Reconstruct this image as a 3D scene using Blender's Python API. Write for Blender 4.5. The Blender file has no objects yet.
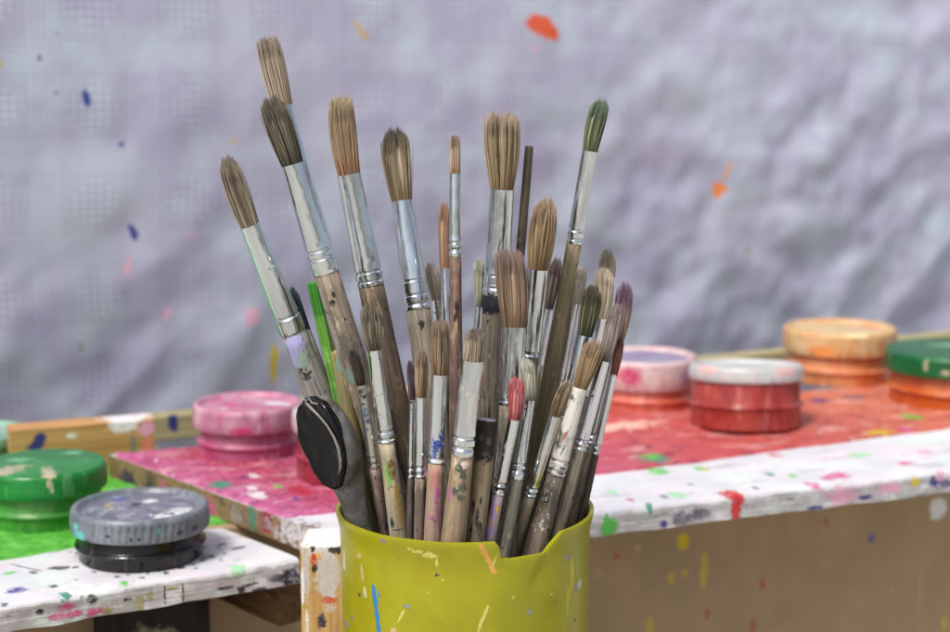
import bpy, math, random
from mathutils import Vector, Matrix, noise as mnoise
R = math.radians
scene = bpy.context.scene
COL = scene.collection
# ------------------------------------------------------------------ view geometry (used to read places off the photograph)
PITCH = R(8.6); F = 1600.0; ZC = .297; CY = .6; CX = -.0039
CP, SP = math.cos(PITCH), math.sin(PITCH)
def ray(px, py):
    u = (px-475)/F; v = (316-py)/F
    return Vector((u, CP+v*SP, -SP+v*CP))
EYE = Vector((0, 0, ZC))
def at_depth(px, py, y):
    r = ray(px, py); return EYE + r*(y/r.y)
def on_level(px, py, z):
    r = ray(px, py); return EYE + r*((z-ZC)/r.z)
def on_plane(px, py, p, n):
    r = ray(px, py); return EYE + r*((Vector(p)-EYE).dot(n)/r.dot(n))
def project(P):
    q = Vector(P)-EYE
    f = q.y*CP - q.z*SP; up = q.y*SP + q.z*CP
    return 475+F*q.x/f, 316-F*up/f
# ------------------------------------------------------------------ objects
def tag(o, label=None, cat=None, group=None, kind=None):
    if label: o['label'] = label
    if cat: o['category'] = cat
    if group: o['group'] = group
    if kind: o['kind'] = kind
    return o
def empty(name, M):
    o = bpy.data.objects.new(name, None); o.empty_display_size = .01
    COL.objects.link(o); o.matrix_world = M; return o
def splat_outline(n,seed,rough):
    r=[]
    for i in range(n):
        c,s_=math.cos(2*math.pi*i/n),math.sin(2*math.pi*i/n)
        r.append(max(.3,1+rough*(1.0*mnoise.noise(Vector((c*.9+seed*3.1,s_*.9,seed*.77)))+.55*mnoise.noise(Vector((c*2.6+seed*1.7,s_*2.6,seed*.31)))+.35*mnoise.noise(Vector((c*6+seed,s_*6,seed*.5))))))
    return r
class MB:
    def __init__(s): s.v=[]; s.f=[]; s.m=[]; s.uv=[]; s.cur=0
    def vert(s, p, uv=(0,0)):
        s.v.append(tuple(p)); s.uv.append(uv); return len(s.v)-1
    def face(s, ids, m=None): s.f.append(tuple(ids)); s.m.append(s.cur if m is None else m)
    def build(s, name, mats, parent=None, M=None, smooth=True, sharp=None):
        me = bpy.data.meshes.new(name); me.from_pydata(s.v, [], s.f)
        if not isinstance(mats, (list, tuple)): mats = [mats]
        for m in mats: me.materials.append(m)
        me.polygons.foreach_set('material_index', s.m)
        me.polygons.foreach_set('use_smooth', [smooth]*len(s.f))
        ul = me.uv_layers.new(name='UVMap')
        li = [0]*len(me.loops); me.loops.foreach_get('vertex_index', li)
        buf = []
        for i in li: buf += s.uv[i]
        ul.data.foreach_set('uv', buf)
        me.validate(); me.update()
        if sharp is not None and smooth: me.set_sharp_from_angle(angle=R(sharp))
        o = bpy.data.objects.new(name, me); COL.objects.link(o)
        if parent: o.parent = parent
        if M is not None: o.matrix_world = M if not parent else M
        return o
    # ---- shapes
    def lathe(s, prof, n=40, cap0=True, cap1=True, wob=0, seed=0, m=None, rfun=None):
        """prof: (r, z) from bottom to top"""
        rows=[]
        for k,(r,z) in enumerate(prof):
            row=[]
            for i in range(n):
                a=2*math.pi*i/n
                rr=r
                if wob: rr=r*(1+wob*mnoise.noise(Vector((math.cos(a)*1.2+seed*7.3, math.sin(a)*1.2, z*120))))
                if rfun: rr=rfun(rr,a,z)
                row.append(s.vert((rr*math.cos(a), rr*math.sin(a), z),(i/n,z)))
            rows.append(row)
        for a,b in zip(rows,rows[1:]):
            for i in range(n):
                j=(i+1)%n; s.face((a[i],a[j],b[j],b[i]),m)
        if cap0: s.face(rows[0][::-1],m)
        if cap1: s.face(rows[-1],m)
        return rows
    def cyl_patch(s, rf, th, z0, w, h, m, seed, off=.00022, rot=0, rough=.35, n=34):
        """an irregular smear of paint lying on a surface of revolution"""
        rn=random.Random(seed)
        rad=splat_outline(n,seed,rough)
        def P(f,i):
            a=2*math.pi*i/n; x=f*rad[i]*math.cos(a)*w/2; y=f*rad[i]*math.sin(a)*h/2
            x,y=x*math.cos(rot)-y*math.sin(rot), x*math.sin(rot)+y*math.cos(rot)
            z=z0+y; r=rf(z); t=th+x/r
            rr=r+off*(1 if f<.95 else .15)
            return s.vert((rr*math.cos(t), rr*math.sin(t), z))
        c=P(0,0); prev=[P(.34,i) for i in range(n)]
        for i in range(n): s.face((c,prev[i],prev[(i+1)%n]),m)
        for f in (.7,1.0):
            cur=[P(f,i) for i in range(n)]
            for i in range(n):
                j=(i+1)%n; s.face((prev[i],cur[i],cur[j],prev[j]),m)
            prev=cur
    def surf_patch(s, fn, cx, cy, w, h, m, seed, rot=0, rough=.35, n=34, off=.0004, rings=(.34,.7,1.0)):
        """an irregular smear lying on a parametric surface fn(a,b)->(point, normal)"""
        rad=splat_outline(n,seed,rough)
        def P(f,i):
            a=2*math.pi*i/n; x=f*rad[i]*math.cos(a)*w/2; y=f*rad[i]*math.sin(a)*h/2
            x,y=x*math.cos(rot)-y*math.sin(rot), x*math.sin(rot)+y*math.cos(rot)
            p,nn=fn(cx+x,cy+y)
            return s.vert(Vector(p)+Vector(nn)*off*(1 if f<.95 else .35))
        c=P(0,0); prev=[P(rings[0],i) for i in range(n)]
        for i in range(n): s.face((c,prev[i],prev[(i+1)%n]),m)
        for f in rings[1:]:
            cur=[P(f,i) for i in range(n)]
            for i in range(n):
                j=(i+1)%n; s.face((prev[i],cur[i],cur[j],prev[j]),m)
            prev=cur
    def tube(s, pts, rad, n=8, m=None):
        rows=[]
        for k,p in enumerate(pts):
            p=Vector(p); t=(Vector(pts[min(k+1,len(pts)-1)])-Vector(pts[max(k-1,0)])).normalized()
            a=t.orthogonal().normalized(); b=t.cross(a)
            if rows: 
                a=(pa-t*pa.dot(t)).normalized(); b=t.cross(a)
            pa=a
            r=rad[k] if isinstance(rad,(list,tuple)) else rad
            rows.append([s.vert(p+a*r*math.cos(2*math.pi*i/n)+b*r*math.sin(2*math.pi*i/n)) for i in range(n)])
        for x,y in zip(rows,rows[1:]):
            for i in range(n):
                j=(i+1)%n; s.face((x[i],x[j],y[j],y[i]),m)
        s.face(rows[0][::-1],m); s.face(rows[-1],m)
def build_chunked(mb,name,matfn,spots,M=None,parent=None,sharp=None,per=16):
    """one mesh; its faces take the material that carries the splashes lying on them"""
    xs=sorted(s[0][0] for s in spots); n=max(1,math.ceil(len(xs)/per))
    cuts=[-1e9]+[xs[int(len(xs)*k/n)]-1e-5 for k in range(1,n)]+[1e9]
    mats=[]
    for a,b in zip(cuts,cuts[1:]):
        mats.append(matfn(tuple(s for s in spots if s[0][0]+2.2*max(s[1][0],0)>=a-.004 and s[0][0]-2.2*max(s[1][0],0)<=b+.004)))
    for i,f in enumerate(mb.f):
        x=sum(mb.v[k][0] for k in f)/len(f)
        mb.m[i]=max(k for k in range(n) if x>=cuts[k])
    return mb.build(name,mats,parent,M=M,sharp=sharp)
# ------------------------------------------------------------------ materials
def srgb(r,g,b):
    f=lambda c:(c/255/12.92 if c/255<=.04045 else ((c/255+.055)/1.055)**2.4)
    return (f(r),f(g),f(b),1)
class NT:
    def __init__(s,name):
        s.mat=bpy.data.materials.new(name); s.mat.use_nodes=True; s.t=s.mat.node_tree
        s.t.nodes.clear(); s.out=s.n('ShaderNodeOutputMaterial'); s.b=s.n('ShaderNodeBsdfPrincipled')
        s.t.links.new(s.b.outputs[0], s.out.inputs['Surface'])
        s.tc=s.n('ShaderNodeTexCoord')
    def n(s,typ,**kw):
        nd=s.t.nodes.new(typ)
        for k,v in kw.items(): setattr(nd,k,v)
        return nd
    def put(s,sock,v):
        if isinstance(v,bpy.types.NodeSocket): s.t.links.new(v,sock)
        elif isinstance(v,(tuple,list)) and sock.type=='RGBA' and len(v)==3: sock.default_value=(*v,1)
        else: sock.default_value=v
    def math(s,op,a,b=0,c=None,clamp=False):
        nd=s.n('ShaderNodeMath',operation=op,use_clamp=clamp); s.put(nd.inputs[0],a); s.put(nd.inputs[1],b)
        if c is not None: s.put(nd.inputs[2],c)
        return nd.outputs[0]
    def mix(s,f,a,b,blend='MIX'):
        nd=s.n('ShaderNodeMix',data_type='RGBA',blend_type=blend)
        s.put(nd.inputs[0],f); s.put(nd.inputs[6],a); s.put(nd.inputs[7],b); return nd.outputs[2]
    def step(s,x,lo,hi):
        nd=s.n('ShaderNodeMapRange',interpolation_type='SMOOTHSTEP'); s.put(nd.inputs[0],x)
        s.put(nd.inputs[1],lo); s.put(nd.inputs[2],hi); return nd.outputs[0]
    def coords(s,scale=(1,1,1),kind='Object',rand=True,rot=(0,0,0)):
        mp=s.n('ShaderNodeMapping'); s.t.links.new(s.tc.outputs[kind],mp.inputs[0]); mp.inputs['Scale'].default_value=scale
        mp.inputs['Rotation'].default_value=rot
        if not rand: return mp.outputs[0]
        oi=s.n('ShaderNodeObjectInfo'); ad=s.n('ShaderNodeVectorMath',operation='ADD')
        s.t.links.new(mp.outputs[0],ad.inputs[0])
        k=s.math('MULTIPLY',oi.outputs['Random'],53.0); cb=s.n('ShaderNodeCombineXYZ')
        s.t.links.new(k,cb.inputs[0]); s.t.links.new(k,cb.inputs[1]); s.t.links.new(cb.outputs[0],ad.inputs[1])
        return ad.outputs[0]
    def noise(s,vec,scale=1,detail=3,rough=.55,dist=0):
        nd=s.n('ShaderNodeTexNoise'); s.t.links.new(vec,nd.inputs['Vector'])
        nd.inputs['Scale'].default_value=scale; nd.inputs['Detail'].default_value=detail
        nd.inputs['Roughness'].default_value=rough; nd.inputs['Distortion'].default_value=dist
        return nd.outputs[0]
    def noisec(s,vec,scale=1,detail=2):
        nd=s.n('ShaderNodeTexNoise'); s.t.links.new(vec,nd.inputs['Vector'])
        nd.inputs['Scale'].default_value=scale; nd.inputs['Detail'].default_value=detail
        return nd.outputs[1]
    def ramp(s,f,stops):
        nd=s.n('ShaderNodeValToRGB'); s.put(nd.inputs[0],f); e=nd.color_ramp.elements
        while len(e)<len(stops): e.new(.5)
        for k,(p,c) in enumerate(stops): e[k].position=p; e[k].color=c if len(c)==4 else (*c,1)
        return nd.outputs[0]
    def bump(s,h,strength=.3,dist=.001,prev=None):
        nd=s.n('ShaderNodeBump'); s.put(nd.inputs['Height'],h); nd.inputs['Strength'].default_value=strength
        nd.inputs['Distance'].default_value=dist
        if prev is not None: s.t.links.new(prev,nd.inputs['Normal'])
        return nd.outputs[0]
    def spots(s,col,spots,sc=(180,700),kind='Object',amp=(1.5,1.1),solid=0):
        """dried splashes of paint: ragged blots round given places; returns colour and the paint mask"""
        tot=None
        if not spots: return col,0.0
        v=s.coords((1,1,1),kind,False)
        a=s.noise(v,sc[0],2,.55); b=s.noise(v,sc[1],3,.65)
        j=s.math('ADD',s.math('MULTIPLY',s.math('SUBTRACT',a,.5),amp[0]*2),s.math('MULTIPLY',s.math('SUBTRACT',b,.5),amp[1]*2))
        shade=s.math('MULTIPLY_ADD',b,.9,.55)
        brk=s.math('MULTIPLY_ADD',s.step(s.math('ADD',s.math('MULTIPLY',a,.5),s.math('MULTIPLY',b,.5)),.40,.50),.55,.42)
        for c,size,rgb,rough,rot in spots:
            mp=s.n('ShaderNodeMapping',vector_type='TEXTURE'); s.t.links.new(s.tc.outputs[kind],mp.inputs[0])
            mp.inputs['Location'].default_value=c; mp.inputs['Rotation'].default_value=rot; mp.inputs['Scale'].default_value=size
            ln=s.n('ShaderNodeVectorMath',operation='LENGTH'); s.t.links.new(mp.outputs[0],ln.inputs[0])
            d=s.math('MULTIPLY_ADD',j,min(1.0,rough*1.35+.08),ln.outputs['Value'])
            m=s.math('SUBTRACT',1.0,s.step(d,.80,1.0))
            sh=s.n('ShaderNodeMix',data_type='RGBA',blend_type='MULTIPLY'); sh.inputs[0].default_value=.5; sh.inputs[6].default_value=rgb
            cb=s.n('ShaderNodeCombineColor'); 
            for q in range(3): s.t.links.new(shade,cb.inputs[q])
            s.t.links.new(cb.outputs[0],sh.inputs[7])
            col=s.mix(s.math('MULTIPLY',m,brk if rough>=.35 and solid==0 else .96),col,sh.outputs[2])
            tot=m if tot is None else s.math('MAXIMUM',tot,m)
        return col,tot
    def done(s,col=None,rough=.5,metal=0,normal=None,spec=.5,**kw):
        if col is not None: s.put(s.b.inputs['Base Color'],col)
        s.put(s.b.inputs['Roughness'],rough); s.put(s.b.inputs['Metallic'],metal)
        s.put(s.b.inputs['Specular IOR Level'],spec)
        if normal is not None: s.t.links.new(normal,s.b.inputs['Normal'])
        for k,v in kw.items(): s.put(s.b.inputs[k.replace('_',' ')],v)
        return s.mat
CACHE={}; RGB={}
def memo(f):
    def g(*a):
        k=(f.__name__,a)
        if k not in CACHE: CACHE[k]=f(*a)
        return CACHE[k]
    return g
@memo
def hair_mat(name,dark,mid,light,tip,t0,t1,base):
    t=NT('bristle_'+name); ge=t.n('ShaderNodeNewGeometry')
    c=t.ramp(ge.outputs['Random Per Island'],[(0,dark),(.05,dark),(.30,mid),(.8,light),(1,light)])
    uv=t.n('ShaderNodeUVMap'); sx=t.n('ShaderNodeSeparateXYZ'); t.t.links.new(uv.outputs[0],sx.inputs[0])
    j=t.math('MULTIPLY_ADD',ge.outputs['Random Per Island'],.25,sx.outputs[1])
    f=t.step(j,t0+.12,t1+.12)
    tipc=t.mix(ge.outputs['Random Per Island'],tuple(x*.55 for x in tip[:3]),tuple(min(1,x*1.35) for x in tip[:3]))
    c2=t.mix(f,c,tipc)
    if base: 
        g=t.math('SUBTRACT',1.0,t.step(j,.12,.5))
        c2=t.mix(t.math('MULTIPLY',g,.75),c2,base)
    n=t.noise(t.coords((900,900,60)),1,2)
    c2=t.mix(t.step(n,.35,.75),t.mix(.12,c2,(0,0,0,1)),c2)
    return t.done(c2,.62,spec=.25)
@memo
def wood_mat(name,c1,c2,grime,fleck1,fleck2,amount,spots=()):
    t=NT('wood_'+name)
    g=t.noise(t.coords((700,700,22)),1,5,.65)
    g2=t.noise(t.coords((1700,1700,40)),1,3,.6)
    c=t.mix(t.step(g,.3,.7),c1,c2)
    c=t.mix(t.step(g2,.56,.72),c,tuple(x*.45 for x in c1[:3]))
    gr=t.noise(t.coords((110,110,45)),1,5,.7)
    c=t.mix(t.math('MULTIPLY',t.step(gr,.46,.66),.8),c,grime)
    lt=t.noise(t.coords((210,210,80)),1.3,5,.7)
    c=t.mix(t.math('MULTIPLY',t.step(lt,.56,.68),.55),c,tuple(min(.7,x*1.9+.03) for x in c2[:3]))
    f1=t.noise(t.coords((190,190,120)),1.17,4,.62)
    c=t.mix(t.step(f1,.70-.1*amount,.715-.1*amount),c,fleck1)
    f2=t.noise(t.coords((260,260,170)),1.9,3,.6)
    c=t.mix(t.step(f2,.71-.07*amount,.722-.07*amount),c,fleck2)
    b=t.bump(g2,.35,.0006); b=t.bump(gr,.3,.0008,b)
    c,pm_=t.spots(c,spots,(420,1500)); b=t.bump(pm_,.3,.0003,b) if spots else b
    return t.done(c,.68,normal=b,spec=.3)
@memo
def metal_mat(name,base,rough,dirt,dirtcol,thr,spots=()):
    t=NT('ferrule_'+name)
    n=t.noise(t.coords((190,190,110)),1,5,.7,.6)
    m=t.step(n,thr-.03,thr+.03)
    sm=t.noise(t.coords((260,260,30)),1,4,.6)
    col=t.mix(t.step(sm,.35,.7),base,tuple(x*.72 for x in base[:3]))
    fine=t.noise(t.coords((800,800,240)),1,3,.6)
    col=t.mix(t.step(fine,.70,.74),col,(.10,.095,.08,1))
    col=t.mix(t.math('MULTIPLY',m,dirt),col,dirtcol)
    md=t.math('SUBTRACT',1.0,t.math('MULTIPLY',m,.9*dirt))
    md=t.math('SUBTRACT',md,t.math('MULTIPLY',t.step(fine,.70,.74),.5),clamp=True)
    col,pm_=t.spots(col,spots,(420,1500)); md=t.math('SUBTRACT',md,pm_,clamp=True)
    ro=t.math('MULTIPLY_ADD',sm,.12,rough-.06)
    ro=t.math('MULTIPLY_ADD',pm_,.2,ro)
    ro=t.math('MULTIPLY_ADD',m,.25*dirt,ro)
    d=t.noise(t.coords((120,120,60)),1,2,.5); cr=t.noise(t.coords((620,620,28)),1,3,.6,.8)
    b=t.bump(d,.35,.0011); b=t.bump(cr,.22,.0008,b); b=t.bump(n,.15,.0004,b)
    return t.done(col,ro,md,b)
@memo
def paint_mat(name,c,rough=.45,var=.25):
    return c if len(c)==4 else (*c,1)
@memo
def solid_paint(name,c,rough=.45,var=.25):
    t=NT('paint_'+name)
    n=t.noise(t.coords((160,160,160)),1,4,.6)
    col=t.mix(t.step(n,.3,.7),tuple(x*(1-var) for x in c[:3])+(1,),tuple(min(.95,x*(1+var)) for x in c[:3])+(1,))
    return t.done(col,rough,normal=t.bump(n,.25,.0008))
EXPOSURE=0.75
BR = {
 'a1': dict(T=(225,155),A=(249.5,224.6),B=(292,331),H=(320,398),w=(20,9,20,27,30),d=(-.005,.0),br='grey_tan',ha='lilac_grey',fe='metal',ring=(18,),lab='paint brush leaning farthest left with a lilac grey worn handle'),
 'a2': dict(T=(291,286),A=(307,329),B=(338,408),H=(352,445),w=(7,4,6.5,7,7),d=(.012,.012),br='teal_dark',ha='grey',fe='dull',ring=(),lab='thin teal tipped brush tucked behind the leftmost brush handle'),
 'a3': dict(T=(267,38),A=(283,107),B=(329,262),H=(352,372),w=(21,20,19.5,26,26),d=(.03,.02),br='tan_grey',ha='mottled',fe='metal',ring=(14,),lab='tallest brush at upper left with a ragged square cut tip'),
 'a4': dict(T=(269,96),A=(292.5,164),B=(328.5,273),H=(357,372),w=(24,13,23,27,27),d=(.0,.005),br='dark_olive',ha='mottled',fe='metal',ring=(16,24),lab='dark olive bristled brush just in front of the tallest brush'),
 'a7': dict(T=(352,349),A=(361,384),B=(373,466),H=(385,532),w=(10,4,9,11.5,10.5),d=(-.02,-.022),br='black_brown',ha='pink_brown',fe='spotted',ring=(5,12),lab='small brush beside the black scoop with black and blue specks on its ferrule'),
 'a8': dict(T=(369,302),A=(374,349),B=(386,441),H=(399,536),w=(19,9,14.5,17,18.5),d=(-.024,-.032),br='olive_tan',ha='beige',fe='white',ring=(4,12),lab='brush with a cream handle bearing a bright green streak'),
 'a9': dict(T=(340,97),A=(349,174),B=(372.5,285),H=(399,425),w=(24,20,23.5,27.5,29),d=(.004,.008),br='orange_tan',ha='brown',fe='metal',ring=(5,14),lab='tall brush with orange based bristles third from the left at the top'),
 'a10':dict(T=(394,127),A=(402,201),B=(420,309),H=(433,410),w=(25,15,21.5,26,29),d=(.01,.012),br='tan_dark',ha='grey_brown',fe='metal',ring=(5,14,28),lab='tall brush with dark rounded tip and triple banded shiny ferrule'),
 'a12':dict(T=(410,360),A=(412,399.5),B=(410,478),H=(409.5,535),w=(6,3.5,6,6.8,7.5),d=(-.018,-.022),br='purple',ha='dark_brown',fe='metal',ring=(4,10),lab='thinnest upright brush with short purple bristles'),
 'a13':dict(T=(421.5,349),A=(421,397),B=(419,477),H=(419,540),w=(12,8,10.5,10.5,10.5),d=(-.024,-.03),br='brown_tan',ha='pink_brown',fe='metal',ring=(4,11),lab='narrow brown tipped brush beside the thin purple one'),
 'a14':dict(T=(440,320),A=(440,374),B=(436,462),H=(433,540),w=(17,15,16,17.5,19),d=(-.03,-.036),br='brown_tan',ha='pink_tan',fe='metal',ring=(5,),lab='upright brush with a dark blue paint patch on its ferrule'),
 'a15':dict(T=(444,200),A=(445,268.5),B=(448,345),H=(449,400),w=(10,6,10,10,10),d=(.03,.03),br='orange',ha='grey_brown',fe='dull',ring=(4,),lab='slim orange bristled brush half behind the reddish brown handle'),
 'a16':dict(T=(455,136),A=(455,174),B=(457,257),H=(456,400),w=(9.5,8,11,12.5,14),d=(.014,.016),br='tan_light',ha='red_brown',fe='metal',ring=(7,14),lab='slender tall brush with a short stubby tip and reddish brown handle'),
 'a17':dict(T=(430,262),A=(437,300),B=(443,345),H=(448,395),w=(12,6,11,11,11),d=(.036,.036),br='pale',ha='grey_brown',fe='dull',ring=(),lab='pale bristled short brush peeking from behind the triple banded brush'),
 'a18':dict(T=(476,328),A=(473,360),B=(460.5,455),H=(453,542),w=(17,11,20.5,23,25),d=(-.03,-.037),br='grey_tan',ha='tan',fe='white',ring=(9,19),lab='wide whitish ferrule brush in front with dark green spots on its tan handle'),
 'a19':dict(T=(479,257),A=(478.5,307),B=(475,350),H=(469,410),w=(10,7,7.5,8,9),d=(.036,.036),br='pale_green',ha='grey_brown',fe='dull',ring=(),lab='pale green bristled brush behind the large flat topped brush'),
 'a20':dict(T=(502,113),A=(502,189.5),B=(496,295),H=(490,400),w=(30,31,24,27,27),d=(.0,.004),br='tan_flat',ha='grey_brown',fe='metal',ring=(8,20),lab='large brush with broad flat topped bristles and a black band under its ferrule'),
 'a22':dict(T=(509,250),A=(514,327),B=(512,405),H=(508,470),w=(28,25,24.5,24.5,22),d=(-.012,-.008),br='brown',ha='grey_brown',fe='metal',ring=(5,),lab='thick brown bristled brush in the middle with a ragged split tip'),
 'a23':dict(T=(547,197),A=(538.5,269),B=(530,356),H=(522,440),w=(27,10,21,18.5,18),d=(.008,.014),br='ochre',ha='grey_brown',fe='metal',ring=(3,),lab='pointed ochre bristled brush between the bare rod and the green tipped brush'),
 'a24':dict(T=(558,256),A=(548,309),B=(538,365),H=(527,430),w=(11,6,9.5,9.5,10),d=(.032,.03),br='brown_dark',ha='grey_brown',fe='dull',ring=(),lab='dark narrow brush partly hidden behind the olive handle of the green tipped brush'),
 'a25':dict(T=(602,98),A=(590,151),B=(573,244),H=(540,440),w=(17,10,15.5,16,20),d=(.012,.012),br='green',ha='olive',fe='metal',ring=(5,14),lab='tall brush at upper right with green stained bristles'),
 'a26':dict(T=(581,266),A=(574.5,303),B=(560,385),H=(546,455),w=(14,7,12.5,12.5,12),d=(.028,.026),br='pale',ha='grey_brown',fe='dull',ring=(4,),lab='pale bristled brush right behind the olive handle with a bright plain ferrule'),
 'a27':dict(T=(594,284),A=(584.5,336),B=(565,420),H=(550,490),w=(18,8,15,15,14),d=(.002,.006),br='green_olive',ha='grey_brown',fe='metal',ring=(4,),lab='short dark green bristled brush in the right hand cluster'),
 'a28':dict(T=(605,267),A=(600,318),B=(582,395),H=(564,470),w=(20,9,15,14,13),d=(.022,.02),br='cream',ha='grey_brown',fe='dull',ring=(4,),lab='cream bristled brush behind the dark green bristled one'),
 'a29':dict(T=(597,339),A=(580,388),B=(556.5,474),H=(532,559),w=(19,14,14.5,18.5,24),d=(-.032,-.038),br='ochre',ha='mottled',fe='chipped',ring=(4,14),lab='front right brush with a chipped white ferrule and mottled thick handle'),
 'a30':dict(T=(626,281),A=(617,343),B=(592,443),H=(570,528),w=(17,8,11,10,11),d=(-.002,-.006),br='purple_brown',ha='grey_brown',fe='purple_spots',ring=(3,9),lab='purple tipped brush farthest to the right'),
 'a31':dict(T=(617,303),A=(604,361),B=(579,450),H=(557,535),w=(14,6,12,13,13.5),d=(-.014,-.018),br='mauve',ha='grey_brown',fe='dull',ring=(3,10),lab='mauve grey bristled brush just in front of the purple tipped one'),
 'a32':dict(T=(622,338),A=(614,374),B=(595.5,454),H=(581,520),w=(7,3,6.5,7,8),d=(.008,.008),br='red_brown',ha='dark_brown',fe='dull',ring=(3,9),lab='thin red brown bristled brush along the right edge of the bunch'),
 'a33':dict(T=(517,376),A=(514,419),B=(498,494.5),H=(489,540),w=(16,13,11.5,11,13),d=(-.034,-.04),br='pink',ha='lilac_yellow',fe='white',ring=(5,12),lab='front brush with pink bristles and yellow spotted lilac handle'),
 'a34':dict(T=(526,357),A=(529.6,400),B=(518.5,479),H=(506,546),w=(13,7,10.5,13,12.5),d=(-.024,-.03),br='pale_green',ha='green_grey',fe='metal',ring=(9,15),lab='grey green bristled brush right beside the pink bristled brush'),
 'a35':dict(T=(508,370),A=(505,403),B=(497,478),H=(490,525),w=(10,6,8.5,8.5,8),d=(-.022,-.024),br='brown',ha='dark_brown',fe='metal',ring=(),lab='narrow brown brush almost hidden left of the pink bristles'),
 'a37':dict(T=(482,386),A=(485,424),B=(485,480),H=(484,530),w=(11,6,9,9,9),d=(-.012,-.014),br='olive_tan',ha='dark_brown',fe='dull',ring=(),lab='olive bristled brush rising right behind the black ended stub'),
 'a38':dict(T=(569,380),A=(556,414),B=(531,495),H=(511,557),w=(13,5,12,11.5,14.5),d=(-.036,-.041),br='ochre_dark',ha='tan_light',fe='white',ring=(4,11),lab='front brush with clean tan handle standing in the cup notch'),
 'b28':dict(T=(608,248),A=(603,300),B=(585,380),H=(567,460),w=(15,8,11,11,11),d=(.036,.033),br='pale_dark',ha='grey_brown',fe='dull',ring=(),lab='rearmost brush of the right cluster with dark streaked pale tip'),
 # bare sticks: T = top end
 's21':dict(T=(529.5,146),A=(529,150),B=(521,252),H=(514,330),w=(0,0,8.5,9.5,10),d=(.032,.03),stick='dark_wood',lab='bare dark wooden rod standing upright without bristles'),
 's5': dict(T=(312,282),A=(313,286),B=(331,365),H=(341,410),w=(0,0,11,12,11),d=(.02,.024),stick='green',lab='flat bright green painted stick behind the left brushes'),
 's36':dict(T=(487,419),A=(487,420),B=(481,470),H=(474.5,541),w=(0,0,21,21.5,20),d=(-.027,-.03),stick='black_end',lab='thick upright handle stub with its cut end dipped in black'),
 's40':dict(T=(338,350),A=(339,352),B=(346,405),H=(364,505),w=(0,0,16,17,15),d=(.004,.012),stick='tan',lab='short tan stick wedged behind the black scoop'),
}
DEP=dict(a1=(-0.0097,0.0040), a2=(0.0084,0.0169), a3=(0.0300,0.0157), a4=(-0.0127,-0.0094), a7=(-0.0283,-0.0109), a8=(-0.0291,-0.0190), a9=(0.0103,0.0111), a10=(0.0243,0.0123), a12=(-0.0207,-0.0227), a13=(-0.0284,-0.0259), a14=(-0.0335,-0.0305), a15=(0.0336,0.0247), a16=(0.0073,-0.0006), a17=(0.0359,0.0361), a18=(-0.0421,-0.0404), a19=(0.0389,0.0344), a20=(0.0311,0.0297), a22=(-0.0132,-0.0186), a23=(0.0062,0.0094), a24=(0.0325,0.0294), a25=(0.0147,0.0179), a26=(0.0269,0.0269), a27=(0.0047,-0.0021), a28=(0.0231,0.0182), a29=(-0.0126,-0.0161), a30=(-0.0011,0.0024), a31=(-0.0079,-0.0128), a32=(-0.0047,-0.0008), a33=(-0.0315,-0.0308), a34=(-0.0240,-0.0284), a35=(-0.0095,-0.0155), a37=(-0.0128,-0.0190), a38=(-0.0348,-0.0101), b28=(0.0302,0.0241), s21=(0.0354,0.0343), s5=(0.0009,0.0010), s36=(-0.0334,-0.0353), s40=(-0.0027,-0.0050), scoop=(-0.0174,-0.0164))
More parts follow.
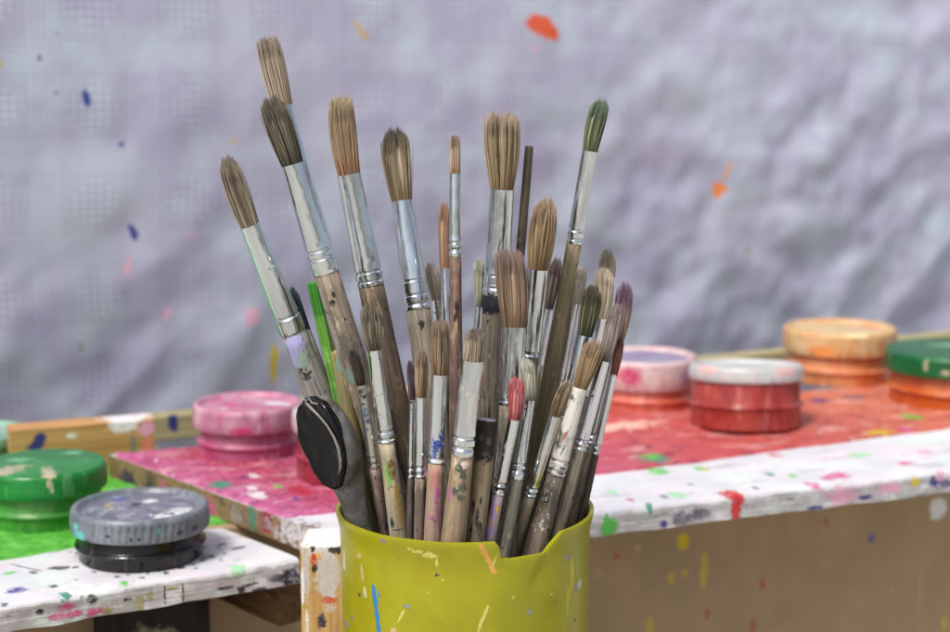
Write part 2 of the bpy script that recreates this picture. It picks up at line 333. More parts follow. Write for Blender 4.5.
# ------------------------------------------------------------------ brushes
S=srgb
def dull(c,k):
    l=.3*c[0]+.55*c[1]+.15*c[2]; return tuple(l+(x-l)*k for x in c[:3])+(1,)
def cyl_spot(rf,th,z,w,h,col,rough,rot=0):
    r=rf(z); return ((r*math.cos(th),r*math.sin(th),z),(w/2,r*.75,h/2),col,rough,(0,-rot,th-FRONT))
HAIR={ # dark, mid, light, tip colour, tip from, tip to, root colour
 'grey_tan':(S(70,58,44),S(152,130,100),S(200,180,146),S(120,108,96),.55,1.1,None),
 'teal_dark':(S(30,45,48),S(55,76,80),S(90,112,115),S(40,55,60),.9,1.2,None),
 'tan_grey':(S(86,70,52),S(168,142,110),S(208,186,154),S(150,132,116),.6,1.1,None),
 'dark_olive':(S(44,40,28),S(96,88,66),S(146,134,106),S(92,84,68),.6,1.1,S(44,42,34)),
 'black_brown':(S(30,25,20),S(62,52,42),S(104,90,74),S(50,42,34),.7,1.1,S(20,18,16)),
 'olive_tan':(S(66,58,40),S(128,116,88),S(174,160,128),S(112,102,82),.6,1.1,S(52,46,36)),
 'orange_tan':(S(104,74,42),S(186,146,96),S(216,184,136),S(180,156,118),.5,1.0,S(176,98,40)),
 'tan_dark':(S(84,68,42),S(172,146,102),S(204,182,140),S(86,78,64),.55,.95,S(138,104,54)),
 'purple':(S(58,38,52),S(104,74,92),S(140,108,124),S(96,62,92),.5,1.0,S(70,44,40)),
 'brown_tan':(S(88,66,40),S(162,130,92),S(194,164,126),S(152,128,104),.5,1.1,S(132,94,48)),
 'orange':(S(140,92,56),S(192,136,88),S(214,164,118),S(176,142,112),.6,1.1,S(180,118,66)),
 'tan_light':(S(114,84,58),S(186,150,112),S(208,178,144),S(150,122,100),.5,1.1,S(160,116,76)),
 'pale':(S(176,152,130),S(224,200,178),S(240,226,208),S(206,184,166),.6,1.1,None),
 'pale_green':(S(112,114,84),S(178,178,148),S(210,208,182),S(192,192,168),.6,1.1,S(84,100,82)),
 'tan_flat':(S(92,70,36),S(184,152,98),S(214,188,140),S(176,148,126),.66,1.1,S(150,112,54)),
 'brown':(S(84,58,38),S(156,120,86),S(192,158,124),S(152,124,110),.5,1.0,S(116,80,50)),
 'ochre':(S(100,72,28),S(176,138,78),S(208,176,120),S(176,148,112),.6,1.05,S(140,104,46)),
 'ochre_dark':(S(76,62,34),S(144,118,70),S(190,164,112),S(176,154,120),.6,1.05,S(104,80,40)),
 'brown_dark':(S(54,42,36),S(104,84,74),S(148,126,114),S(122,104,96),.5,1.0,S(50,30,24)),
 'green':(S(58,66,36),S(104,116,70),S(150,160,112),S(116,142,112),.45,.95,S(92,104,36)),
 'green_olive':(S(46,52,26),S(92,94,54),S(134,132,92),S(98,88,60),.5,.9,S(56,74,40)),
 'cream':(S(156,132,98),S(218,194,158),S(236,220,192),S(212,190,158),.6,1.1,None),
 'pale_dark':(S(58,56,50),S(170,150,118),S(206,190,160),S(150,140,116),.6,1.1,None),
 'purple_brown':(S(104,74,54),S(166,128,102),S(196,160,136),S(134,96,126),.45,.8,S(138,88,50)),
 'mauve':(S(98,78,74),S(168,142,136),S(198,176,168),S(170,146,148),.5,1.0,S(92,70,74)),
 'red_brown':(S(84,36,28),S(134,66,50),S(160,96,74),S(112,62,58),.6,1.1,S(126,48,38)),
 'pink':(S(140,62,70),S(206,112,118),S(226,150,150),S(204,120,124),.5,1.1,S(150,58,66)),
}
WOOD={
 'lilac_grey':(S(126,118,110),S(168,160,154),S(108,104,96),S(60,60,62),S(128,138,110),.5),
 'grey':(S(120,118,118),S(160,158,160),S(92,92,92),S(60,60,62),S(180,180,180),.3),
 'mottled':(S(110,94,74),S(162,140,112),S(86,80,72),S(34,30,28),S(196,188,174),.62),
 'pink_brown':(S(120,90,78),S(164,134,118),S(96,84,76),S(70,44,42),S(150,140,120),.5),
 'beige':(S(160,140,100),S(196,178,138),S(132,124,96),S(120,110,64),S(70,80,60),.3),
 'brown':(S(92,72,54),S(134,110,84),S(84,70,56),S(56,44,34),S(176,156,112),.4),
 'grey_brown':(S(104,92,74),S(150,136,112),S(86,80,68),S(46,40,36),S(160,148,124),.45),
 'dark_brown':(S(64,52,44),S(98,82,70),S(58,50,44),S(36,30,28),S(146,136,120),.45),
 'pink_tan':(S(152,120,92),S(190,158,126),S(164,120,114),S(168,96,136),S(110,80,62),.35),
 'red_brown':(S(100,68,58),S(142,106,88),S(92,72,62),S(40,38,44),S(160,130,104),.5),
 'tan':(S(132,104,66),S(176,146,102),S(120,104,76),S(70,78,66),S(160,140,130),.3),
 'olive':(S(108,94,58),S(142,126,82),S(106,100,78),S(84,74,48),S(150,140,104),.2),
 'lilac_yellow':(S(150,130,124),S(182,160,152),S(144,126,146),S(196,158,52),S(150,108,150),.8),
 'green_grey':(S(88,86,72),S(124,120,102),S(78,82,72),S(52,56,48),S(150,146,128),.4),
 'tan_light':(S(150,126,90),S(190,168,128),S(132,114,90),S(104,84,66),S(196,182,160),.25),
 'dark_wood':(S(62,56,46),S(100,90,72),S(56,52,46),S(40,36,32),S(140,130,110),.35),
 'tan_stick':(S(132,118,72),S(168,152,100),S(120,116,92),S(96,150,130),S(90,80,60),.35),
 'green':(S(92,146,54),S(116,170,74),S(96,152,62),S(50,90,40),S(180,214,150),.2),
}
METAL={ 'metal':(S(224,230,234),.13,.6,S(186,182,170),.72), 'dull':(S(238,240,246),.2,.6,S(190,190,190),.64),
 'white':(S(226,230,232),.16,.7,S(212,210,200),.60), 'chipped':(S(214,214,210),.36,1.0,S(220,216,208),.47),
 'spotted':(S(214,212,204),.4,1.0,S(24,24,26),.585), 'purple_spots':(S(216,216,220),.36,.9,S(112,96,150),.6)}
BLACKP=lambda: paint_mat('black',S(26,25,26),.3,.3)
BLUEP=lambda: paint_mat('blue',S(34,56,140),.45,.2)
def hair(mb, rA, wm, wt, L, lean, rnd, shape_t, spread=.0):
    """strands growing out of the ferrule mouth; local z is the brush axis, (lean) bends the tuft"""
    N=int(max(220, min(1900, 520*(rA/.003)**1.5)))
    prof=lambda t:(rA*.97*(1-t)**2 + 2*t*(1-t)*(wm*1.28-.14*rA) + t*t*wt)
    def axis(t): return Vector((lean[0]*t**1.5, lean[1]*t**1.5, L*t))
    # dense heart of the tuft, so that no light passes through it
    rows=[]
    for k in range(9):
        t=-.04+k/8*(.97-shape_t*.75); r=prof(max(t,0))*.88*(1 if k<7 else (.8 if k==7 else .4)); a=axis(max(t,0)); a.z=L*t
        rows.append([mb.vert((a.x+r*math.cos(2*math.pi*i/16), a.y+r*math.sin(2*math.pi*i/16), a.z),(.5,max(t,0))) for i in range(16)])
    for x,y in zip(rows,rows[1:]):
        for i in range(16): mb.face((x[i],x[(i+1)%16],y[(i+1)%16],y[i]))
    mb.face(rows[-1])
    clumps=[(rnd.uniform(0,6.28), rnd.uniform(.08,1)) for _ in range(15)]
    for q in range(N):
        rho=math.sqrt(rnd.uniform(.08,1)); ph=rnd.uniform(0,2*math.pi)
        le=L*(1-shape_t*rho**2.2)*(rnd.uniform(.91,1.03) if shape_t<.1 else rnd.uniform(.94,1.015))*(1+.02*math.sin(ph*2+rnd.random()))
        if rnd.random()<.04: le*=rnd.uniform(1.0,1.05)
        # neighbouring hairs stick together
        ca=min(clumps,key=lambda c:abs((c[0]-ph+math.pi)%(2*math.pi)-math.pi)); dphi=((ca[0]-ph+math.pi)%(2*math.pi)-math.pi)*.16
        w0=rnd.uniform(.00011,.00020); wob=[rnd.gauss(0,.00022) for _ in range(4)]; stray=rnd.gauss(0,.07)+ (rnd.choice([-1,1])*rnd.uniform(.12,.35) if rnd.random()<.04 else 0)
        rows=[]; n=6
        for k in range(n+1):
            t=k/n; tt=t*le/L
            r=prof(tt)*rho*(1+stray*t); a=axis(tt); f=ph+dphi*t
            x=a.x+r*math.cos(f)+wob[0]*math.sin(3*t+wob[2]*9e3)*t; y=a.y+r*math.sin(f)+wob[1]*math.sin(3.3*t+wob[3]*9e3)*t
            rad=w0*(1.0 if t<.6 else 1-.72*(t-.6)/.4)
            rows.append([mb.vert((x+rad*math.cos(f+g), y+rad*math.sin(f+g), a.z-.0008*(k==0)),(q/N,tt)) for g in (0,2.1,4.2)])
        for x,y in zip(rows,rows[1:]):
            for i in range(3): mb.face((x[i],x[(i+1)%3],y[(i+1)%3],y[i]))
        mb.face(rows[-1])
PLACED={}
def place_axis(key):
    b=BR[key]; oA,oH=DEP[key]
    A=at_depth(*b['A'],CY+oA); H=at_depth(*b['H'],CY+oH); D=(A-H).normalized()
    zf=.0075
    E=H+D*((zf-H.z)/D.z)
    X=Vector((1,0,0)); x=(X-D*X.dot(D)).normalized(); y=D.cross(x)
    M=Matrix(((x.x,y.x,D.x,E.x),(x.y,y.y,D.y,E.y),(x.z,y.z,D.z,E.z),(0,0,0,1)))
    la=(A-E).length; lh=(H-E).length
    lo,hi=0,la
    for _ in range(40):
        m=(lo+hi)/2
        if project(E+D*m)[1]>b['B'][1]: lo=m
        else: hi=m
    T=at_depth(*b['T'],CY+oA)
    for _ in range(3):
        T=at_depth(*b['T'], A.y+D.y/D.z*(T.z-A.z))
    tl=M.inverted()@T
    pm=lambda P:((P-EYE).y*CP-(P-EYE).z*SP)/F       # metres per photo pixel there
    return M,la,lh,lo,tl,pm(A),pm(H)
def handle_profile(lh,lb,wb,wh,rnd,round_end=True):
    pts=[]; n=34
    for k in range(n+1):
        z=lb*k/n
        if z>lh: 
            u=(z-lh)/max(lb-lh,1e-6); r=wh+(wb-wh)*u*u*(3-2*u)
        else:
            u=z/lh; r=wh*(.80+.20*u**.8)
        pts.append([r*(1+.012*mnoise.noise(Vector((z*60,wb*900,3.1)))),z])
    r0=pts[0][0]
    return [(r0*.45,-r0*.55),(r0*.8,-r0*.3)]+[tuple(q) for q in pts]
def rf_of(prof):
    def rf(z):
        for (r0,z0),(r1,z1) in zip(prof,prof[1:]):
            if z0<=z<=z1: return r0+(r1-r0)*(z-z0)/max(z1-z0,1e-9)
        return prof[-1][0] if z>prof[-1][1] else prof[0][0]
    return rf
FRONT=-math.pi/2
def zpix(M,py,la):
    lo,hi=0,la*1.6; E=M.translation; D=M.col[2].xyz
    for _ in range(40):
        m=(lo+hi)/2
        if project(E+D*m)[1]>py: lo=m
        else: hi=m
    return lo
def make_brush(key,idx):
    b=BR[key]; rnd=random.Random(hash_(key))
    M,la,lh,lb,tl,pA,pH=place_axis(key)
    wm,wt,wA,wB,wH=b['w']; rA=wA*pA/2; rB=wB*pA/2; rH=wH*pH/2
    root=empty('paint_brush',M); tag(root,b['lab'],'paint brush','paint brushes standing in the yellow cup')
    # handle
    hp=handle_profile(lh,lb,rB*.955,rH,rnd); mb=MB(); mb.lathe(hp,36,wob=.03,seed=idx); rf=rf_of(hp)
    spots=[]
    def smear(m,py,w,h,th=0,seed=0,rot=0,rough=.35):
        spots.append(cyl_spot(rf,FRONT+th,zpix(M,py,la),w*pH*1.1,h*pH*1.1,m,rough,rot))
    if key=='a1':
        m=paint_mat('pale_violet',S(160,160,206),.5,.1); smear(m,340,22,20,.0,3); smear(m,352,11,26,-.5,4)
        smear(paint_mat('pale_green',S(148,168,150),.5,.1),356,12,18,.15,6); smear(paint_mat('ink',S(58,60,66),.5,.2),373,9,5,-.1,9,rough=.7); smear(paint_mat('ink',S(58,60,66),.5,.2),368,5,4,.25,12,rough=.7)
    if key=='a4':
        smear(BLACKP(),300,6,7,-.1,2); smear(BLACKP(),293,4,6,.15,5); smear(paint_mat('teal_pale',S(112,150,134),.5,.15),372,8,18,-.5,8); smear(paint_mat('grey_paint',S(150,146,142),.5,.2),330,10,46,-1.0,11); smear(paint_mat('grey_paint',S(150,146,142),.5,.2),296,6,26,-.9,12)
    if key=='a8':
        smear(paint_mat('leaf_green',S(104,190,60),.45,.15),470,6,22,-.15,2); smear(paint_mat('brown_stain',S(112,84,50),.5,.2),466,9,22,.35,5); smear(paint_mat('ink',S(58,60,66),.5,.2),520,5,12,-.5,7); smear(paint_mat('pale_white',S(206,204,196),.5,.1),526,4,26,-.95,8); smear(paint_mat('ink',S(58,60,66),.5,.2),526,14,1.6,.1,7)
        smear(paint_mat('ochre_stain',S(168,136,66),.55,.2),500,7,50,.6,9)
    if key=='a9':
        m=paint_mat('ochre_scrape',S(170,152,104),.6,.2)
        for q,(py,th,w,h) in enumerate([(304,-.3,3,24),(312,-.6,2.5,30),(318,.05,2,26),(308,.4,2,18),(325,-.15,2,30)]): smear(m,py,w,h,th,q*3,rot=.15)
        smear(paint_mat('violet',S(84,66,150),.45,.2),332,4,7,1.35,4); smear(paint_mat('violet',S(84,66,150),.45,.2),358,3,16,1.4,5); smear(paint_mat('maroon',S(92,40,52),.45,.2),386,4,14,1.35,6)
    if key=='a14': smear(paint_mat('orchid',S(176,98,150),.5,.2),490,7,20,.3,2,rough=.6); smear(paint_mat('orchid',S(176,98,150),.5,.2),512,5,18,.5,5,rough=.6); smear(paint_mat('rose',S(180,124,112),.5,.2),475,10,24,.0,7,rough=.6)
    if key=='a16': smear(BLACKP(),308,5,16,.25,2,rough=.6); smear(BLACKP(),318,3,10,-.1,4,rough=.6); smear(paint_mat('ochre_scrape',S(170,152,104),.6,.2),326,3,14,.1,6)
    if key=='a18':
        g=paint_mat('forest',S(62,80,72),.5,.2)
        for q,(py,th,w,h) in enumerate([(466,.0,10,12),(472,.25,7,8),(484,.35,8,9),(489,-.35,9,8),(494,.2,7,7),(458,.1,6,5)]): smear(g,py,w,h,th,q*4,rough=.6)
        smear(paint_mat('orchid',S(176,98,150),.5,.2),492,5,12,-.75,3); smear(paint_mat('pink_pale',S(206,180,176),.5,.1),462,8,8,.3,9)
    if key=='a20':
        spots.append(((0,0,zpix(M,303,la)),(.03,.03,10.5*pH),S(20,22,40),.22,(0,0,0)))
    if key=='a33':
        y=paint_mat('yellow_ochre',S(206,170,54),.5,.15); v=paint_mat('lilac',S(166,140,186),.5,.15)
        for q,(py,a,w,h) in enumerate([(508,.35,5,10),(521,-.4,6,11),(534,.2,5,7)]): smear(y,py,w,h,a,q*3)
        for q,(py,a,w,h) in enumerate([(504,-.6,6,18),(530,-.1,8,16),(515,0,5,12)]): smear(v,py,w,h,a,q*3+1)
        smear(BLUEP(),537,4,9,-.9,4)
    if key=='a29':
        m=paint_mat('pale_white',S(206,204,196),.5,.1)
        for q in range(26): smear(m,rnd.uniform(488,530),rnd.uniform(.8,2.4),rnd.uniform(.8,4),rnd.uniform(-.9,.6),q)
    if key=='a37' : pass
    mb.build('handle',wood_mat(b['ha'],*[tuple(min(1,x*1.10) for x in dull(c,.68)[:3])+(1,) if q<3 else c for q,c in enumerate(WOOD[b['ha']][:5])],WOOD[b['ha']][5],tuple(spots)),root,smooth=True)
    # ferrule
    fp=[]; rings=[q*pA*1.02 for q in b['ring']]; L=la-lb
    zsamp=sorted(set([0,.0003,L-.0003,L]+[L*k/26 for k in range(27)]+[q+d for q in rings for d in (-.0008,-.0005,-.0002,.0002,.0005,.0008) if 0<q+d<L]))
    for z in zsamp:
        u=z/L; r=rB+(rA-rB)*max(0,(u-.1)/.9)**.9
        for q in rings:
            dd=abs(z-q); r-=.00042*max(0,1-(dd/.0008)**2)**.7 if dd<.0008 else 0
            if .0008<=dd<.0016: r+=.00012
        if z<.0002: r-=.00015
        fp.append((r,lb+z))
    mb=MB()
    def dent(r,a,z):
        return r*(1+.012*mnoise.noise(Vector((math.cos(a)*1.4+idx*3.3,math.sin(a)*1.4,z*95)))+ (.016*mnoise.noise(Vector((math.cos(a)*2.6+idx*1.3,math.sin(a)*2.6,z*260))) if z-lb<.3*L else 0))
    if key=='a18':
        d0=dent
        def dent(r,a,z,d0=d0):   # bent-open mouth, lower towards the front
            u=max(0,(z-lb)/L-.78)/.22
            return d0(r,a,z)*(1+.07*u*u)
    mb.lathe(fp,44,cap0=True,cap1=False,rfun=dent)
    # rolled inner lip
    lip=[(fp[-1][0],la),(fp[-1][0]-.0003,la+.00005),(fp[-1][0]-.0006,la-.0003),(fp[-1][0]-.0008,la-.003)]
    mb.lathe(lip,44,cap0=False,cap1=True,rfun=dent)
    frf0=rf_of(fp); spots=[]
    frf=lambda z: frf0(z)*1.012
    def smear(m,py,w,h,th=0,seed=0,rot=0,rough=.35):
        spots.append(cyl_spot(frf,FRONT+th,zpix(M,py,la),w*pA*1.1,h*pA*1.1,m,rough,rot))
    if key=='a14': smear(BLUEP(),443,15,16,.0,2,rot=.9,rough=.45); smear(BLUEP(),453,9,9,-.45,6,rough=.5); smear(BLUEP(),434,7,12,.55,7,rot=-.2); smear(paint_mat('pale_white',S(206,204,196),.5,.1),459,9,6,.5,3)
    if key=='a7':
        for q,(py,a,w,h) in enumerate([(389,-.2,7,6),(395,.3,6,5),(393,-.7,4,5),(402,-.1,4,3)]): smear(BLACKP(),py,w,h,a,q*3,rough=.6)
        for q,(py,a,w,h) in enumerate([(411,.1,6,12),(420,.3,5,10),(427,.0,4,5)]): smear(paint_mat('steel_blue',S(58,86,128),.45,.2),py,w,h,a,q*3,rough=.6)
    if key=='a8': smear(paint_mat('brown_stain',S(112,84,50),.5,.2),413,3.4,3,-.3,2); smear(BLACKP(),392,1.6,2,.3,2)
    if key=='a12': smear(BLACKP(),402,3,3,-.2,2); smear(BLACKP(),409,2,2,.2,3)
    if key=='a29': smear(paint_mat('rust',S(150,92,66),.5,.2),436,4,14,-.35,2,rot=-.25,rough=.5); smear(BLACKP(),448,1.5,12,-.05,5,rot=-.2); smear(BLACKP(),466,7,3,.5,7,rough=.6); smear(BLACKP(),471,8,3,.55,8,rough=.6)
    if key=='a33': smear(paint_mat('pink_ring',S(196,150,140),.5,.1),482,13,3,0,5,rough=.15)
    if key=='a34': smear(BLACKP(),402,3,6,-.6,2); smear(BLACKP(),409,2,3,-.5,3)
    if key=='a31':
        for q,(py,a) in enumerate([(396,-.5),(404,-.8),(440,-.6),(452,-.2)]): smear(paint_mat('violet_dark',S(70,58,92),.5,.2),py,3.5,4,a,q*3,rough=.6)
    mb.build('ferrule',metal_mat(b['fe'],*METAL[b['fe']],tuple(spots)),root,sharp=50)
    # bristles
    wm*=1.10; wt*=1.06; mb=MB(); Lh=tl.z-la
    shape={True:.05,False:.17}[wt>.8*wm]; wt=wt if wt>.8*wm else min(wt*1.7,.86*wm)
    hair(mb,rA*.96,wm*pA/2,wt*pA/2,Lh,(tl.x,tl.y),rnd,shape)
    # the tuft grows out of the ferrule mouth
    mb.v=[(x,y,z+la) for x,y,z in mb.v]
    mb.build('bristles',hair_mat(b['br'],*[dull(c,.70) if isinstance(c,tuple) and b['br']!='pink' else c for c in HAIR[b['br']]]),root)
    return root
def hash_(k): return sum(ord(c)*(i+3)*17 for i,c in enumerate(k))
def make_stick(key,idx):
    b=BR[key]; M,la,lh,lb,tl,pA,pH=place_axis(key); top=tl.z
    wA,wB,wH=[q*pA/2 for q in b['w'][2:]]
    name={'dark_wood':'wooden_rod','green':'painted_stick','black_end':'brush_handle','tan':'wooden_stick'}[b['stick']]
    cat={'dark_wood':'rod','green':'stick','black_end':'brush handle','tan':'stick'}[b['stick']]
    prof=[(wH*.6,0),(wH*.75,.002)]+[(wH*.75+(wH-wH*.75)*k/8, lh*k/8) for k in range(1,9)]
    zB=max(lb,lh+.001)
    prof+=[(wH+(wB-wH)*k/6, lh+(zB-lh)*k/6) for k in range(1,7)]+[(wB+(wA-wB)*k/8, zB+(top-zB)*k/8) for k in range(1,8)]
    e=min(.0012,wA*.3)
    prof+=[(wA,top-e),(wA-e*.35,top-e*.3),(wA-e,top)]
    mb=MB(); kind={'dark_wood':'dark_wood','green':'green','black_end':'grey_brown','tan':'tan_stick'}[b['stick']]; spots=[]
    flat=(lambda r,a,z: r*(1 if abs(math.cos(a))>.5 else .75)) if key=='s5' else None
    mb.lathe(prof,36,wob=.03,seed=idx,rfun=flat); rf=rf_of(prof)
    if key=='s36':
        # black paint on the end, running down unevenly, and a pale worn cut face
        spots.append(((0,0,top-.004),(.04,.04,.0118),S(30,27,26),.2,(0,0,0)))
        spots.append(((0,0,top),(wA*.98,wA*.98,.0009),S(186,182,194),.06,(0,0,0)))
        for py,a,w,h in [(505,-.5,4,16),(515,.0,4,20),(525,.4,5,18),(530,-.5,4,16),(498,.2,3,8)]:
            spots.append(cyl_spot(rf,FRONT+a,zpix(M,py,top),w*pA,h*pA,S(34,30,30),.5))
        for py,a,w,h in [(440,.3,6,8),(436,-.4,5,5),(452,.1,7,4)]:
            spots.append(cyl_spot(rf,FRONT+a,zpix(M,py,top),w*pA,h*pA,S(84,78,80),.6))
    if key=='s5':
        spots.append(((0,0,zpix(M,298,top)),(.03,.03,19*pA),S(62,134,44),.05,(0,0,0)))
        spots.append(cyl_spot(rf,FRONT+.2,zpix(M,344,top),2*pA,2*pA,S(40,60,30),.3))
    if key=='s40': spots.append(cyl_spot(rf,FRONT-.2,zpix(M,364,top),10*pA,22*pA,S(112,150,134),.6))
    mats=wood_mat(kind,*WOOD[kind],tuple(spots))
    o=mb.build(name,mats,None,M=M,sharp=40); tag(o,b['lab'],cat)
    return o
for i,k in enumerate(BR):
    (make_stick if 'stick' in BR[k] else make_brush)(k,i)
# ------------------------------------------------------------------ the yellow cup
RIMZ=.132
def make_cup():
    n=220; rows_o=[]; rows_i=[]
    def notch(a):     # a measured from the front towards the right, degrees
        d=math.degrees((a+math.pi/2+math.pi)%(2*math.pi)-math.pi)
        if d<14.2 or d>46.5: return 0
        if d<16.0: return .0066*(d-14.2)/1.8
        if d<37.5: return .0066
        if d<39: return .0066-.0016*(d-37.5)/1.5
        return .0050*(1-(d-39)/7.5)**1.1
    def ro(z): return .0462+.0022*(z/RIMZ)+ (.0016*max(0,(z-(RIMZ-.009))/.009)**1.5)
    def crease(a,z,top):
        d=math.degrees((a+math.pi/2+math.pi)%(2*math.pi)-math.pi); h=(RIMZ-.0066-z)/.0145
        if h<0: h=0
        if h>1: return 0
        lo,hi=17+h*9.5,37.5-h*9.5
        if lo<d<hi: return .0013*min(1,(d-lo)/2.4,(hi-d)/2.4)*(1-h)
        return 0
    fz=[0,.02,.06,.1,.15,.2,.3,.4,.5,.6,.7,.75,.8,.84,.87,.9,.92,.94,.96,.975,.99,1]
    mb=MB()
    for f in fz:
        ra=[];rb=[]
        for i in range(n):
            a=2*math.pi*i/n; top=RIMZ-notch(a)+.0003*mnoise.noise(Vector((math.cos(a)*4,math.sin(a)*4,1)))
            z=.001+(top-.001)*f; r=ro(z)+crease(a,z,top)+.00025*mnoise.noise(Vector((math.cos(a)*2,math.sin(a)*2,z*30)))
            e=.0006 if f==1 else 0
            ra.append(mb.vert((CX+(r-e*.5)*math.cos(a),CY+(r-e*.5)*math.sin(a),z),(i/n,z)))
            zi=max(z,.0035); ri=r-.0020
            rb.append(mb.vert((CX+(ri+e*.5)*math.cos(a),CY+(ri+e*.5)*math.sin(a),zi),(i/n,z)))
        rows_o.append(ra); rows_i.append(rb)
    for rows,fl in ((rows_o,0),(rows_i,1)):
        for x,y in zip(rows,rows[1:]):
            for i in range(n):
                j=(i+1)%n; q=(x[i],x[j],y[j],y[i]); mb.face(q if not fl else q[::-1],0)
    for i in range(n):
        j=(i+1)%n; mb.face((rows_o[-1][i],rows_o[-1][j],rows_i[-1][j],rows_i[-1][i]),0)
    mb.face(rows_o[0][::-1],0); mb.face(rows_i[0],0)
    def cupbase():
        t=NT('yellow_plastic')
        v=t.coords((1,1,1),rand=False)
        n1=t.noise(v,55,4,.6); n2=t.noise(v,420,3,.6); n3=t.noise(v,20,3,.5)
        c=t.mix(t.step(n1,.3,.7),S(150,148,11),S(164,162,19))
        c=t.mix(t.math('MULTIPLY',t.step(n3,.5,.75),.35),c,S(150,132,14))
        c=t.mix(t.math('MULTIPLY',t.step(n2,.68,.74),.5),c,S(186,180,96))
        sc=t.noise(t.coords((60,60,14),rand=False),2,4,.7)
        c=t.mix(t.math('MULTIPLY',t.step(sc,.66,.7),.35),c,S(172,168,80))
        dk=t.noise(v,230,2,.5); c=t.mix(t.step(dk,.752,.762),c,S(70,70,60))
        return c,t,n1,n2
    spots=[]; CUPMAT=None
    def finish(sp_):
        c,t,n1,n2=cupbase(); c,pm_=t.spots(c,sp_,(300,1100)); b=t.bump(n1,.12,.002); b=t.bump(n2,.1,.0006,b); b=t.bump(pm_,.4,.0004,b) if sp_ else b
        m=t.done(c,t.math('MULTIPLY_ADD',n1,.22,.18),0,b,spec=.5,Subsurface_Weight=.25,Subsurface_Scale=.006)
        t.b.inputs['Subsurface Radius'].default_value=(1,.9,.2)
        return m
    def fn(a,z): # a in metres round from the front, z height
        th=FRONT+a/.0485; r=ro(z); return Vector((CX+r*math.cos(th),CY+r*math.sin(th),z)), Vector((math.cos(th),math.sin(th),0))
    def spot(px,py,w,h,col,seed,rot=0,rough=.35,off=.00035):
        # where the sight line meets the wall
        r=ray(px,py); q=EYE.copy()
        for k in range(400):
            P=EYE+r*(.50+k*.0004)
            if math.hypot(P.x-CX,P.y-CY)<ro(P.z): break
        th=math.atan2(P.y-CY,P.x-CX); a=((th-FRONT+math.pi)%(2*math.pi)-math.pi)*.0485
        k=.57/F/max(.3,math.cos(a/.0485))
        spots.append((tuple(P),(w*k*.55,.004,h*.57/F*.55),col,rough,(0,-rot,th-FRONT)))
    bl=paint_mat('sky_blue',S(40,128,190),.4,.15); wh=paint_mat('dirty_white',S(206,204,170),.5,.1); pk=paint_mat('pale_rose',S(206,170,130),.5,.12)
    og=paint_mat('peach',S(222,160,84),.45,.12); lg=paint_mat('pale_yellow',S(206,202,110),.5,.1); gr=paint_mat('grey_lilac',S(140,140,150),.5,.1); ye=paint_mat('deep_yellow',S(196,178,20),.45,.1); vi=paint_mat('violet_pale',S(140,124,150),.5,.1)
    for k,(x,y,h,w) in enumerate([(374.5,592,16,4),(376,602,18,4.5),(377.5,614,20,5),(379,627,22,5)]): spot(x,y,w,h,bl,k*3,rot=.08,rough=.2)
    spot(379,594,2,8,bl,9)
    for k,(x,y) in enumerate([(481,546),(484,552),(487,556),(489,561),(491,566),(494,571)]): spot(x,y,6,8,og,k*5+1,rot=.5,rough=.5)
    spot(494,562,2,16,lg,4,rot=-.3)
    for k,(x,y,w,h) in enumerate([(410,549,9,5),(420,552,7,4),(428,555,10,6),(434,556,7,6),(437,562,3,10),(415,552,6,3)]): spot(x,y,w,h,lg,k*7+2,rough=.6)
    spot(359,556,5,6,pk,3); spot(362,572,3,20,pk,5,rot=.12); spot(365,592,4,12,wh,6,rot=.1); spot(344,565,4,12,wh,8); spot(344,556,2.5,16,wh,9)
    spot(383,541,8,4,vi,4,rough=.6); spot(407,606,8,5,gr,7); spot(394,631,9,8,pk,12); spot(401,616,3,18,lg,14,rot=-.5); spot(347,624,5,9,gr,15); spot(352,617,4,5,gr,16)
    spot(484,616,4,26,lg,17,rot=-.42,rough=.2); spot(480,626,3,16,lg,18,rot=-.3); spot(529,612,5,6,gr,19); spot(577,587,8,9,gr,21); spot(580,583,5,10,wh,22); spot(568,557,7,5,gr,24); spot(572,575,5,40,ye,25); spot(568,600,4,36,ye,26)
    spot(554,602,2,2,paint_mat('ink',S(58,60,66),.5,.2),27); spot(443,580,3,3,lg,31); spot(428,593,2,2,lg,33); spot(513,597,3,3,lg,35); spot(551,594,3,3,lg,37); spot(570,627,7,6,paint_mat('ochre_stain',S(168,136,66),.55,.2),38)
    o=build_chunked(mb,'plastic_cup',finish,spots,sharp=35); tag(o,'mustard yellow plastic cup with a notched rim holding all the brushes','cup')
make_cup()
